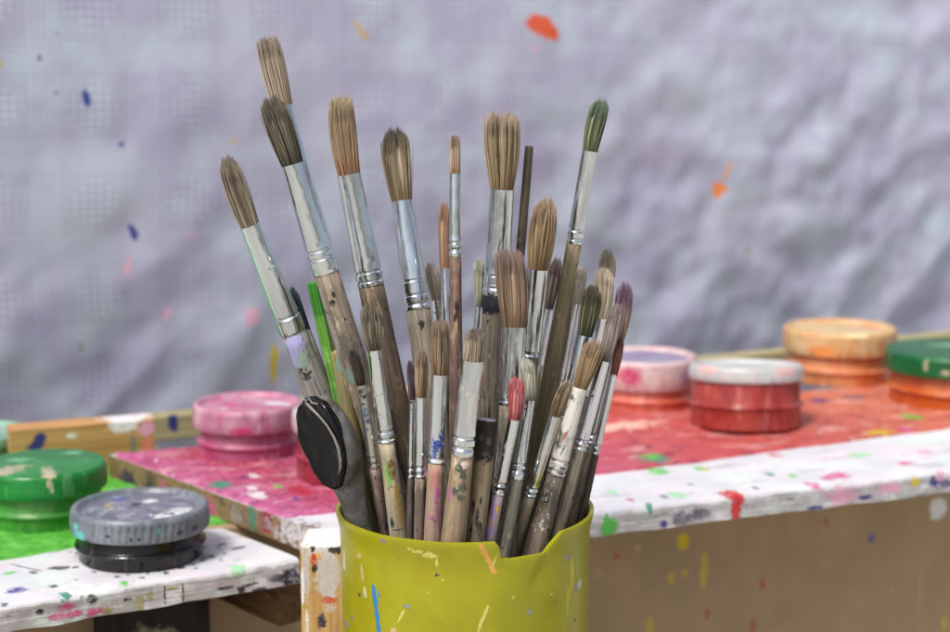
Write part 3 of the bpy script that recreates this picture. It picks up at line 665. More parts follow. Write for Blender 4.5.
# ------------------------------------------------------------------ black-faced scoop standing in the cup
def make_scoop():
    dA,dH=DEP['scoop']; c=at_depth(322,443,CY+dA-.010); face_n=Vector((-.60,-.79,-.02)).normalized()
    k=.575/F
    up0=(at_depth(307,396,CY+dA-.004)-at_depth(335,489,CY+dA-.013)); up=(up0-face_n*up0.dot(face_n)).normalized(); side=up.cross(face_n).normalized()
    if side.x<0: side=-side
    HL=49*k; HW=21.5*k/.80
    root=empty('paint_scoop',Matrix.Translation(at_depth(352,560,CY-.015)))
    tag(root,'grey scoop leaning on the cup rim, its oval face coated in glossy black paint','scoop')
    n=44
    def ring(ctr,u,s,ru,rs,mb,egg=0):
        return [mb.vert(ctr+u*ru*math.sin(2*math.pi*i/n)*(1)+s*rs*math.cos(2*math.pi*i/n)*(1+egg*math.sin(2*math.pi*i/n))) for i in range(n)]
    mb=MB()
    stem=Vector(at_depth(357,517,CY+dH)); ax0=(at_depth(340,452,CY+dA)-stem).normalized()
    foot=stem+ax0*((.012-stem.z)/ax0.z)
    ax=(stem-foot).normalized()
    secs=[]
    def lvl(px,py,dy): return at_depth(px,py,CY+dy)
    uf=(lvl(309,395,dA-.01)-lvl(322,443,dA-.01)).normalized(); xf=Vector((.97,0,.24)).normalized()
    kk=.57/F
    secs.append((c,up,side,HL*.97,HW*.97))
    secs.append((c-face_n*.003,up,side,HL,HW))
    secs.append((c-face_n*.006+side*.001,up,side,HL*.96,HW*.98))
    m1=lvl(335,441,dA); secs.append((m1,(up*.6+uf*.5).normalized(),(side*.5+xf*.6).normalized(),44*kk,25*kk))
    m2=lvl(344,461,dA+.001); secs.append((m2,(uf*.8-face_n*.5).normalized(),xf,31*kk,21*kk))
    x=Vector((1,0,0)); x=(x-ax*x.dot(ax)).normalized(); y=ax.cross(x)
    yb=-y if (-y).dot(secs[-1][1])<0 else y
    yb=y if y.dot(-face_n)<0 else y
    m3=lvl(350,488,(dA+dH)/2); secs.append((m3,(uf*.35+Vector((0,1,.1))*.8).normalized(),x,15*kk,16*kk))
    secs.append((stem,Vector((0,1,0)),x,10*kk,10.5*kk))
    for t in (.3,.65,1): secs.append((stem.lerp(foot,t),Vector((0,1,0)),x,.0046-.001*t,.0048-.001*t))
    # make rings consistent and loft
    rings=[]
    for q,(ct,u,s_,ru,rs) in enumerate(secs): rings.append(ring(Vector(ct),u,s_,ru,rs,mb,egg=.16 if q<3 else 0))
    for a,b in zip(rings,rings[1:]):
        for i in range(n): mb.face((a[i],b[i],b[(i+1)%n],a[(i+1)%n]))
    mb.face(rings[0]); mb.face(rings[-1][::-1])
    t=NT('grey_scoop'); v=t.coords((1,1,1),rand=False); g=t.noise(v,160,4,.65); g2=t.noise(v,60,3,.6)
    col=t.mix(t.step(g,.35,.7),S(96,94,90),S(136,134,132)); col=t.mix(t.math('MULTIPLY',t.step(g2,.46,.6),.8),col,S(70,62,56)); col=t.mix(t.step(g,.70,.715),col,S(62,58,52))
    body=mb.build('body',t.done(col,.42,normal=t.bump(g,.25,.001),spec=.5),root)
    body.matrix_parent_inverse=root.matrix_world.inverted()
    sub=body.modifiers.new('s','SUBSURF'); sub.levels=2; sub.render_levels=2
    # black paint: a shallow dish of paint with a thick uneven lip
    mb=MB(); prev=None; cen=mb.vert(c+face_n*.0006)
    for f,h in ((.25,.0006),(.5,.0007),(.72,.0007),(.86,.0008),(.94,.0011),(1.0,.0009),(1.02,.0001),(1.01,-.0016)):
        row=[]
        for i in range(n*2):
            a=2*math.pi*i/(n*2); wv=1+(.05*mnoise.noise(Vector((math.cos(a)*2.2,math.sin(a)*2.2,5.5)))+ .03*mnoise.noise(Vector((math.cos(a)*5,math.sin(a)*5,2))))*(f**3)
            hh=h*(1+.6*f**4*mnoise.noise(Vector((math.cos(a)*2.5,math.sin(a)*2.5,2.2))))+.0004*mnoise.noise(Vector((f*math.cos(a)*3,f*math.sin(a)*3,1)))
            row.append(mb.vert(c+up*HL*f*wv*math.sin(a)+side*HW*f*wv*math.cos(a)*(1+.16*math.sin(a))+face_n*hh))
        if prev is None:
            for i in range(n*2): mb.face((cen,row[i],row[(i+1)%(n*2)]))
        else:
            for i in range(n*2): mb.face((prev[i],row[i],row[(i+1)%(n*2)],prev[(i+1)%(n*2)]))
        prev=row
    # curved highlight on the black face, put in as thin pale grey tubes
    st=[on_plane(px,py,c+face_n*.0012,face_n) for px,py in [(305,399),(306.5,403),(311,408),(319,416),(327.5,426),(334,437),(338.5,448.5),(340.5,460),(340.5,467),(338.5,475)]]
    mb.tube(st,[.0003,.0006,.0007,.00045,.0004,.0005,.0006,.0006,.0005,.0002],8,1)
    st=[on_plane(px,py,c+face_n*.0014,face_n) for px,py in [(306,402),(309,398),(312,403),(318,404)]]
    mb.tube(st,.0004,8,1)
    t=NT('black_paint'); g=t.noise(t.coords((1,1,1),rand=False),300,3,.6)
    dotc=t.mix(t.step(g,.74,.76),S(9,8,9),S(46,44,46))
    o=mb.build('paint_coat',[t.done(dotc,t.math('MULTIPLY_ADD',g,.18,.04),normal=t.bump(g,.12,.0006),spec=.3),solid_paint('highlight_streak',S(120,116,112),.35,.1)],root)
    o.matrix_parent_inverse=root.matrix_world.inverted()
make_scoop()
def raw_wood(*a): return lambda spots: raw_wood_(spots,*a)
@memo
def raw_wood_(spots,name,c1,c2,dark,vertical):
    t=NT('raw_'+name); sc=(500,500,14) if vertical else (14,500,500)
    g=t.noise(t.coords(sc),1,5,.65,.4); g2=t.noise(t.coords(tuple(x*.3 for x in sc)),1,3,.6,.5)
    c=t.mix(t.step(g,.3,.7),c1,c2); c=t.mix(t.math('MULTIPLY',t.step(g2,.5,.65),.6),c,dark)
    st=t.noise(t.coords((60,60,60)),1,4,.65); c=t.mix(t.math('MULTIPLY',t.step(st,.6,.72),.5),c,S(190,180,160))
    c,pm_=t.spots(c,spots,(220,900))
    return t.done(c,.65,normal=t.bump(g,.3,.001),spec=.3)
# ------------------------------------------------------------------ the paint table
ZB,ZA=.094,.081
E1=Vector((math.cos(R(22.8)),math.sin(R(22.8)),0)); E2=Vector((-E1.y,E1.x,0))
def world_to(o): return o.matrix_world.inverted()
def plank(name,P0,P1,P2,P3,ztop,th,mats,ns=140,nt=26,seed=0,wear=.0006):
    """board with worn rounded front edge; own x runs along the front edge"""
    P0=Vector((P0[0],P0[1],0)); e1=(Vector((P1[0],P1[1],0))-P0).normalized(); e2=Vector((-e1.y,e1.x,0))
    loc=lambda P:((Vector((P[0],P[1],0))-P0).dot(e1),(Vector((P[0],P[1],0))-P0).dot(e2))
    q=[loc(P) for P in (P0,P1,P2,P3)]
    mb=MB(); rows=[]
    rr=.0028
    prof=[(0,-th,0),(0,-th*.75,0),(0,-th*.5,0),(0,-rr*1.6,0),(0,-rr,0),(rr*.13,-rr*.5,0),(rr*.5,-rr*.13,0),(rr,0,0)]
    T=[(k+1)/nt for k in range(nt)]
    for i in range(ns+1):
        s=i/ns; fx=q[0][0]+(q[1][0]-q[0][0])*s; fy=q[0][1]+(q[1][1]-q[0][1])*s
        bx=q[3][0]+(q[2][0]-q[3][0])*s; by=q[3][1]+(q[2][1]-q[3][1])*s
        row=[]
        W=math.hypot(bx-fx,by-fy); dx,dy=(bx-fx)/W,(by-fy)/W
        for t,z,_ in prof:
            nz=mnoise.noise(Vector((fx*45+seed,z*260,seed)))*wear*1.6+mnoise.noise(Vector((fx*160+seed,z*700,2.+seed)))*wear
            row.append(mb.vert((fx+dx*(t-nz),fy+dy*(t-nz),z+ (mnoise.noise(Vector((fx*60,seed,8)))*wear if z>-th*.4 else mnoise.noise(Vector((fx*50,seed,3)))*wear*1.5))))
        for t in T:
            d=rr+(W-rr)*t; x,y=fx+dx*d,fy+dy*d
            row.append(mb.vert((x,y,(mnoise.noise(Vector((x*40,y*90,seed)))*.5+mnoise.noise(Vector((x*140,y*260,seed)))*.35)*wear)))
        row.append(mb.vert((bx,by,-th)))
        rows.append(row)
    m=len(rows[0])
    for a,b in zip(rows,rows[1:]):
        for k in range(m-1): mb.face((a[k],b[k],b[k+1],a[k+1]))
        mb.face((a[m-1],b[m-1],b[0],a[0]))
    mb.face(rows[0]); mb.face(rows[-1][::-1])
    M=Matrix(((e1.x,e2.x,0,P0.x),(e1.y,e2.y,0,P0.y),(0,0,1,ztop),(0,0,0,1)))
    return mb,M,q
@memo
def white_wood(name,seed,spots=()):
    t=NT('white_painted_'+name); o=t.coords((1,1,1),rand=False)
    geo=t.n('ShaderNodeNewGeometry'); nz=t.n('ShaderNodeSeparateXYZ'); t.t.links.new(geo.outputs['Normal'],nz.inputs[0])
    so=t.n('ShaderNodeSeparateXYZ'); t.t.links.new(t.tc.outputs['Object'],so.inputs[0])
    side=t.math('SUBTRACT',1.0,t.step(so.outputs[2],-.0035,-.0005))      # the edge face is more worn than the top
    mp=t.coords((38,38,900),rand=False); gr=t.noise(mp,1,4,.65)
    ch=t.noise(t.coords((70,120,120),rand=False),1+seed*.07,5,.7)
    SM=[]
    base=t.mix(t.step(t.noise(o,38+seed,3,.6),.35,.7),S(212,212,218),S(228,226,230))
    tint=t.noisec(o,30+seed*3,3); hue=t.mix(.09,base,tint)
    base=t.mix(t.step(t.noise(o,24+seed,2,.5),.54,.66),hue,t.mix(.5,base,S(214,236,222)))
    base=t.mix(t.step(t.noise(o,31+seed,2,.5),.58,.7),base,t.mix(.5,base,S(236,212,226)))
    for k,(cc,th,am) in enumerate([(S(166,160,166),.56,.5),(S(214,176,196),.6,.5),(S(186,214,190),.61,.5),(S(150,150,176),.63,.5)]):
        sm=t.noise(t.coords((16,62,62),rand=False,rot=(0,0,.06*k)),1+.23*k,5,.72); base_=t.step(sm,th,th+.05)
        hue=None; base=base; smear_=(base_,cc,am); SM.append(smear_)
    worn=t.math('MULTIPLY_ADD',side,.15,t.math('MULTIPLY_ADD',gr,.45,t.math('MULTIPLY',ch,.55)))
    for f_,cc,am in SM: base=t.mix(t.math('MULTIPLY',f_,am),base,cc)
    col=t.mix(t.math('MULTIPLY',t.step(worn,.57,.66),.65),base,S(160,154,154))
    col=t.mix(t.math('MULTIPLY',t.step(worn,.72,.76),.8),col,S(104,94,84))
    for k,(sc,c,th) in enumerate([(430,S(90,150,120),.715),(390,S(186,90,136),.72),(460,S(76,80,120),.722),(520,S(60,58,60),.705),(330,S(140,190,110),.75),(400,S(150,150,80),.755)]):
        f=t.noise(t.coords((1,1.4,1.4),rand=False,rot=(0,0,k*.7)),sc+seed*7+k,3,.6); col=t.mix(t.step(f,th,th+.012),col,c)
    col,pm_=t.spots(col,spots)
    b=t.bump(worn,.5,.0012); b=t.bump(gr,.3,.0006,b); b=t.bump(pm_,.4,.0008,b) if spots else b
    return t.done(col,.55,normal=b,spec=.35)
def flat_fn(z): return lambda a,b:(Vector((a,b,z)),Vector((0,0,1)))
def face_fn(a,b): return Vector((a,-.0004,b)),Vector((0,-1,0))
GREENP=lambda: paint_mat('bright_green',S(84,190,74),.5,.15)
# --- right-hand table top
P0=on_level(345,541,ZB)
P1=P0+E1*.66; P3=on_level(108,454.5,ZB); P2=P3+E1*.80
mats=[]
mb,M,qB=plank('table_top',P0,P1,P2,P3,ZB,.0118,mats,seed=1.3)
Mi=M.inverted()
def top_local(px,py): p=Mi@on_level(px,py,ZB); return p.x,p.y
def front_local(px,py):
    p=Mi@on_plane(px,py,P0.xy.to_3d(),E2); return p.x,p.z
def on_top(mb,mats,px,py,w,h,col,seed,rot=0,rough=.45,off=.0005,z=0):
    x,y=top_local(px,py); d=(M@Vector((x,y,0))).y; k=d/F
    mats.append(((x,y,0),(w*k*.5,h*k/.22*.46,.004),col,rough,(0,0,rot)))
def on_front(mb,mats,px,py,w,h,col,seed,rot=0,rough=.45):
    x,z=front_local(px,py-3); d=(M@Vector((x,0,0))).y; k=d/F
    mats.append(((x,0,z),(w*k*.6,.004,h*k*.55),col,rough,(0,-rot,0)))
RED=paint_mat('signal_red',S(196,52,54),.45,.15); NAVY=paint_mat('deep_blue',S(40,46,120),.45,.2); MAG=paint_mat('magenta_paint',S(206,84,140),.5,.15); TEALP=paint_mat('teal_green',S(48,140,112),.5,.2)
GP=paint_mat('bright_green',S(84,190,74),.5,.15); YE=paint_mat('sunny_yellow',S(214,190,40),.5,.12); GREYP=paint_mat('smoky_grey',S(96,98,110),.55,.3); PINKW=paint_mat('pink_wash',S(222,160,186),.5,.12); OLV=paint_mat('khaki',S(160,152,84),.5,.2)
on_front(mb,mats,609,530,17,24,GP,3,rough=.3); on_front(mb,mats,736,513,11,34,RED,5,rough=.3); on_front(mb,mats,738,503,16,14,RED,6,rough=.5)
on_front(mb,mats,680,522,28,14,GREYP,8,rough=.7); on_front(mb,mats,700,516,20,12,GREYP,9,rough=.7); on_front(mb,mats,665,526,10,9,NAVY,11,rough=.7)
on_front(mb,mats,842,498,28,20,PINKW,13,rough=.6); on_front(mb,mats,890,490,24,14,PINKW,14,rough=.6); on_front(mb,mats,866,500,16,6,NAVY,16,rough=.5); on_front(mb,mats,935,484,14,13,NAVY,17,rough=.7); on_front(mb,mats,946,486,12,7,NAVY,18,rough=.6); on_front(mb,mats,916,484,12,12,YE,19,rough=.5); on_front(mb,mats,815,511,18,5,NAVY,21,rough=.5); on_front(mb,mats,770,519,60,4,paint_mat('brick',S(136,60,44),.5,.2),23,rough=.4); on_front(mb,mats,940,479,10,10,PINKW,25,rough=.6)
for px,py,w,h,c,sd,ro in [(657,471,24,9,GP,2,0),(700,469,14,5,GP,4,0),(676,495,20,6,paint_mat('mint',S(150,220,160),.5,.1),6,0),(732,494,26,9,RED,8,.2),(742,500,12,8,RED,9,0),(650,505,8,4,TEALP,10,0),(768,474,12,5,TEALP,12,0),(793,476,9,4,GP,13,0),(836,476,44,6,MAG,15,.35),(812,484,14,6,MAG,16,.2),(775,455,14,4,RED,17,0),(905,463,20,4,MAG,19,.2),(860,455,26,5,paint_mat('mint',S(150,220,160),.5,.1),21,0),(612,492,9,5,paint_mat('mint',S(150,220,160),.5,.1),22,0),(705,470,6,4,YE,23,0),(665,497,8,4,GREYP,26,0),(755,488,7,4,GREYP,28,0),(690,484,5,3,NAVY,29,0),(630,500,6,4,RED,31,0),(925,452,18,5,PINKW,33,0)]:
    on_top(mb,mats,px,py,w,h,c,sd,rot=ro,rough=.6)
BROWN=S(112,84,58)
for px,py,w,h,c in [(112,472,26,26,BROWN),(128,480,22,22,S(34,36,70)),(150,486,14,22,S(60,54,60)),(196,503,20,14,S(90,90,88)),(252,517,7,26,TEALP),(267,522,14,26,S(150,40,56)),(286,532,22,18,BROWN),(236,515,14,16,S(150,146,140)),(180,500,14,18,PINKW),(164,490,10,16,MAG),(210,508,12,20,MAG),(306,534,18,18,BROWN)]:
    p=Mi@on_plane(px,py,P0.xy.to_3d(),Vector((-(P3-P0).y,(P3-P0).x,0)).normalized()); k=.75/F
    mats.append((tuple(p),(w*k*.95,w*k*.95,h*k*.75),c,.7,(0,0,0)))
table=build_chunked(mb,'table_top',lambda q:white_wood('table',0,q),mats,M=M,sharp=60); endw=raw_wood('end',S(120,96,70),S(156,128,96),S(84,70,58),False)(tuple([(q[0],(q[1][0],q[1][1],q[1][2]*.8),q[2],.6,q[4]) for q in mats if abs(q[0][0]-(qB[3][0]*q[0][1]/qB[3][1]))<.004][-14:]+[((-.02,.025,-.006),(.03,.03,.009),S(206,202,204),.7,(0,0,0)),((-.09,.10,-.004),(.03,.05,.006),S(196,192,190),.8,(0,0,0)),((-.05,.06,-.006),(.03,.015,.009),S(120,118,120),.7,(0,0,0))]))
table.data.materials.append(endw); ei=len(table.data.materials)-1
for p_ in table.data.polygons:
    if abs(p_.normal.z)<.3 and p_.normal.x<-.3: p_.material_index=ei
tag(table,'long white painted table board crusted with pink, red and orange paint along its middle','table board')
# paint crust lying behind the white strip
def crust(name,parent,M,fn_front,fn_back,x0,x1,z,matr,seed,nx=300,ny=70,h=.0016):
    mb=MB(); rows=[]
    for i in range(nx+1):
        x=x0+(x1-x0)*i/nx; a=fn_front(x)+.0016*mnoise.noise(Vector((x*90,seed,1)))+.0022*mnoise.noise(Vector((x*30,seed,2))); b=fn_back(x)
        row=[mb.vert((x+(.003*mnoise.noise(Vector((seed,5,a*60))) if i==0 else 0),a-.0002,z-.001))]
        for k in range(ny+1):
            y=a+(b-a)*k/ny; e=min(1,k/1.0)
            row.append(mb.vert((x,y,z+.0003+h*e*(.55+.5*mnoise.noise(Vector((x*55,y*80,seed)))+.40*mnoise.noise(Vector((x*170,y*210,seed)))+.25*mnoise.noise(Vector((x*420,y*460,seed)))))))
        rows.append(row)
    for a,b in zip(rows,rows[1:]):
        for k in range(len(a)-1): mb.face((a[k],b[k],b[k+1],a[k+1]))
    return mb
def left_edge_y(x):  # own y of the left edge at own x (the left edge runs back and to the left)
    return (x-qB[0][0])/(qB[3][0]-qB[0][0])*qB[3][1]
t=NT('paint_crust'); o3=t.coords((1,1,1),rand=False); sx=t.n('ShaderNodeSeparateXYZ'); t.t.links.new(t.tc.outputs['Object'],sx.inputs[0])
wx=t.math('MULTIPLY_ADD',t.math('SUBTRACT',t.noise(o3,22,3,.6),.5),.10,sx.outputs[0])
wx=t.math('MULTIPLY_ADD',sx.outputs[1],.42,wx)
fx=t.math('MULTIPLY_ADD',wx,1/.62,.18)
col=t.ramp(fx,[(0,S(214,112,170)),(.17,S(210,108,164)),(.27,S(186,66,96)),(.36,S(192,86,132)),(.47,S(200,88,116)),(.58,S(206,86,92)),(.74,S(208,94,82)),(.9,S(220,122,94)),(1,S(224,134,104))])
pale=t.noise(t.coords((1,1.8,1),rand=False),36,4,.62); col=t.mix(t.math('MULTIPLY',t.step(pale,.52,.68),.62),col,t.mix(.7,col,S(246,206,198)))
fl=t.noise(t.coords((1,1.3,1),rand=False),330,4,.65); rgt=t.math('SUBTRACT',1.0,t.math('MULTIPLY',t.step(sx.outputs[0],.02,.12),.65)); col=t.mix(t.math('MULTIPLY',t.math('MULTIPLY',t.step(fl,.53,.64),.62),rgt),col,t.mix(.6,col,S(250,200,214))); col=t.mix(t.math('MULTIPLY',t.math('MULTIPLY',t.step(fl,.44,.36),.55),rgt),col,t.mix(.55,col,S(96,24,52))); dk=t.noise(t.coords((1,1.6,1),rand=False),70,4,.65); col=t.mix(t.math('MULTIPLY',t.step(dk,.52,.62),.7),col,t.mix(.6,col,S(110,30,56)))
for k,(sc,c,th) in enumerate([(120,S(60,140,100),.75),(140,S(236,226,226),.715),(150,S(64,60,110),.765),(110,S(230,170,70),.77)]):
    f=t.noise(t.coords((1,1.5,1),rand=False,rot=(0,0,k)),sc,2,.5); col=t.mix(t.step(f,th,th+.012),col,c)
def crust_mat(spots):
    global col
    c2=t.mix(1.0,col,S(236,236,236),'MULTIPLY'); c2,pm_=t.spots(c2,tuple(spots)); return t.done(c2,.5,normal=t.bump(pm_,.4,.0008,t.bump(fl,.35,.0009,t.bump(dk,.4,.0015))),spec=.4)
xl=lambda x: max(.0, 0)
strip=[top_local(593,476),top_local(780,451),top_local(950,428)]
def strip_y(x):
    (xa,ya),(xb,yb),(xc,yc)=strip
    if x<xb: return ya+(x-xa)*(yb-ya)/(xb-xa) if x>xa else ya+(x-xa)*.10
    return yb+(x-xb)*(yc-yb)/(xc-xb)
def crust_front(x):
    return max(strip_y(x), left_edge_y(x)+.002) if x<.02 else strip_y(x)
mats=[]
mb=crust('paint_layer',table,M,crust_front,lambda x:max(crust_front(x)+.002,qB[3][1]-.004),qB[3][0]+.003,.66,0,None,4)
WHB=paint_mat('white_blob',S(232,230,232),.5,.06)
for px,py,w,h,c,sd,ro in [(654,461,34,9,TEALP,3,.0),(648,459,26,8,GP,5,0),(220,487,28,8,TEALP,7,0),(258,497,20,10,WHB,8,0),(253,490,12,5,WHB,9,0),(296,501,7,5,paint_mat('violet',S(84,66,150),.45,.2),10,0),(278,488,9,5,paint_mat('leaf_green',S(104,190,60),.45,.15),12,0),(243,480,5,5,NAVY,13,0),(255,478,14,5,WHB,14,0),(820,402,26,5,NAVY,15,.2),(855,399,40,4,GREYP,16,.2),(913,419,24,7,GP,17,0),(880,434,34,5,YE,18,.3),(905,431,16,5,MAG,20,0),(620,428,110,9,paint_mat('peach_pale',S(246,196,176),.5,.1),24,.1),(690,470,40,6,RED,26,.3),(650,449,8,5,paint_mat('maroon',S(92,40,52),.45,.2),28,0),(300,492,26,12,paint_mat('crimson',S(176,40,66),.5,.2),30,0)]:
    on_top(mb,mats,px,py,w,h,c,sd,rot=ro,rough=.55,z=.0016)
ob=mb.build('paint_layer',crust_mat(mats)); ob.parent=table
# drips down the left side of the table board
# --- left-hand board, one step lower
A0=on_level(-70,617,ZA); A1=on_level(299,558,ZA); A0=A1+(A0-A1).normalized()*.30
dirL=(P3.xy.to_3d()-P0.xy.to_3d()).normalized()
A2=A1+dirL*.29; A3=A0+dirL*.29
mats=[]
mb,MA,qA=plank('side_board',A0,A1,A2,A3,ZA,.0118,mats,seed=5.1)
MAi=MA.inverted()
eA=(A1.xy.to_3d()-A0.xy.to_3d()).normalized(); nA=Vector((-eA.y,eA.x,0))
def aTop(px,py): p=MAi@on_level(px,py,ZA); return p.x,p.y
def aFront(px,py): p=MAi@on_plane(px,py,A0.xy.to_3d(),nA); return p.x,p.z
def onA(px,py,w,h,col,seed,rot=0,rough=.5):
    x,y=aTop(px,py); k=.68/F; mats.append(((x,y,0),(w*k*.5,h*k/.3*.45,.004),col,rough,(0,0,rot)))
def onAf(px,py,w,h,col,seed,rot=0,rough=.5):
    x,z=aFront(px,py-2); k=.65/F; mats.append(((x,0,z),(w*k*.6,.004,h*k*.55),col,rough,(0,-rot,0)))
BK=BLACKP(); VI=paint_mat('violet',S(84,66,150),.45,.2)
# black rings of dried paint round the grey jar
rn=random.Random(4)
for q in range(46):
    a=rn.uniform(0,2*math.pi); r=rn.uniform(62,84); px=142+r*math.cos(a); py=553+r*.30*math.sin(a)
    if py>545: onA(px,py,rn.uniform(2,9),rn.uniform(1,3.4),BK,q,rot=rn.uniform(-.5,.5),rough=.8)
for px,py,w,h,c,sd,ro in [(28,568,4,16,paint_mat('ink',S(58,60,66),.5,.2),1,.5),(33,573,10,4,paint_mat('ink',S(58,60,66),.5,.2),2,0),(16,590,22,6,VI,3,.2),(66,595,14,8,TEALP,5,0),(70,599,8,4,TEALP,6,0),(82,594,9,3,TEALP,7,0),(10,573,14,4,GP,9,0),(60,568,24,6,BK,11,.1),(54,586,10,3,BK,12,0),(76,579,5,3,GP,13,0),(125,583,10,4,GP,14,0),(138,588,5,3,OLV,15,0),(221,544,10,3,BK,16,0),(238,548,20,3,BK,17,.05),(210,557,22,5,BK,18,0),(256,566,14,3,BK,19,.2),(4,610,10,6,GREYP,20,0),(240,568,18,8,paint_mat('mint',S(150,220,160),.5,.1),21,0)]:
    onA(px,py,w,h,c,sd,ro,rough=.65)
for px,py,w,h,c,sd,ro in [(165,598,2.2,22,BK,1,0),(183,595,2.2,24,BK,2,0),(92,601,9,10,BK,3,0),(127,601,8,6,BK,4,0),(67,608,14,9,MAG,5,0),(74,616,20,7,MAG,6,0),(94,614,18,9,MAG,7,.2),(55,619,12,7,MAG,8,0),(108,612,10,10,OLV,9,0),(140,605,10,14,OLV,10,0),(150,598,8,10,OLV,11,0),(241,592,9,7,BK,12,0),(259,592,16,6,paint_mat('violet_black',S(44,34,60),.5,.3),13,0),(262,583,14,10,WHB,14,0),(278,580,16,10,GREYP,15,0),(290,580,22,24,paint_mat('violet_black',S(44,34,60),.5,.3),16,0),(40,613,8,6,BK,18,0),(5,607,9,7,GREYP,19,0),(175,590,14,4,OLV,20,0),(225,590,16,4,BK,21,0),(250,587,24,3,BK,23,.1)]:
    onAf(px,py,w,h,c,sd,ro,rough=.6)
side=build_chunked(mb,'side_board',lambda q:white_wood('side_board',3,q),mats,M=MA,sharp=60); tag(side,'white paint spattered board at left carrying the grey lidded and green jars','table board')
t=NT('green_crust'); o3=t.coords((1,1,1),rand=False); g=t.noise(t.coords((1,1.7,1),rand=False),90,4,.65)
col=t.mix(t.step(g,.35,.7),S(70,158,44),S(116,196,88)); col=t.mix(t.step(t.noise(o3,150,3,.6),.70,.72),col,S(220,228,214))
gx=aTop(0,562); gx2=aTop(70,549); gx3=aTop(240,521)
sl=(gx2[1]-gx[1])/(gx2[0]-gx[0])
mats2=[t.done(col,.5,normal=t.bump(g,.5,.002),spec=.4)]
mb2=crust('paint_layer',side,MA,lambda x: gx2[1]+(x-gx2[0])*(gx3[1]-gx2[1])/(gx3[0]-gx2[0]),lambda x:.24,-.02,gx3[0]+.012,0,None,9,h=.0016)
ob=mb2.build('paint_layer',mats2); ob.parent=side
# ------------------------------------------------------------------ jars
def plastic(*a,**kw): return lambda spots: plastic_(spots,*a,**kw)
def plastic_(spots,name,c1,c2,fleck,rough=.38,stain=None,thr=.68,sss=.1):
    c1,c2=[tuple(x*.80 for x in q[:3])+(1,) for q in (c1,c2)]
    if stain: stain=tuple(x*.80 for x in stain[:3])+(1,)
    t=NT('plastic_'+name); v=t.coords((1,1,1))
    a=t.noise(v,60,3,.6); b=t.noise(v,150,4,.65); z=t.noise(t.coords((120,120,40)),1,4,.6)
    c=t.mix(t.step(a,.35,.68),c1,c2)
    if stain: c=t.mix(t.math('MULTIPLY',t.step(z,.5,.64),.8),c,stain)
    run=t.noise(t.coords((150,150,26)),1,4,.65); c=t.mix(t.math('MULTIPLY',t.step(run,.58,.64),.45),c,t.mix(.5,c,fleck))
    gri=t.noise(t.coords((240,240,170)),1,5,.7); c=t.mix(t.math('MULTIPLY',t.step(gri,.55,.68),.5),c,t.mix(.6,c,(.02,.018,.016,1)))
    c=t.mix(t.step(b,thr,thr+.02),c,fleck)
    c,pm_=t.spots(c,spots,(300,1000))
    return t.done(c,rough,normal=t.bump(run,.25,.0008,t.bump(b,.2,.001)),spec=.45,Subsurface_Weight=sss,Subsurface_Scale=.004)
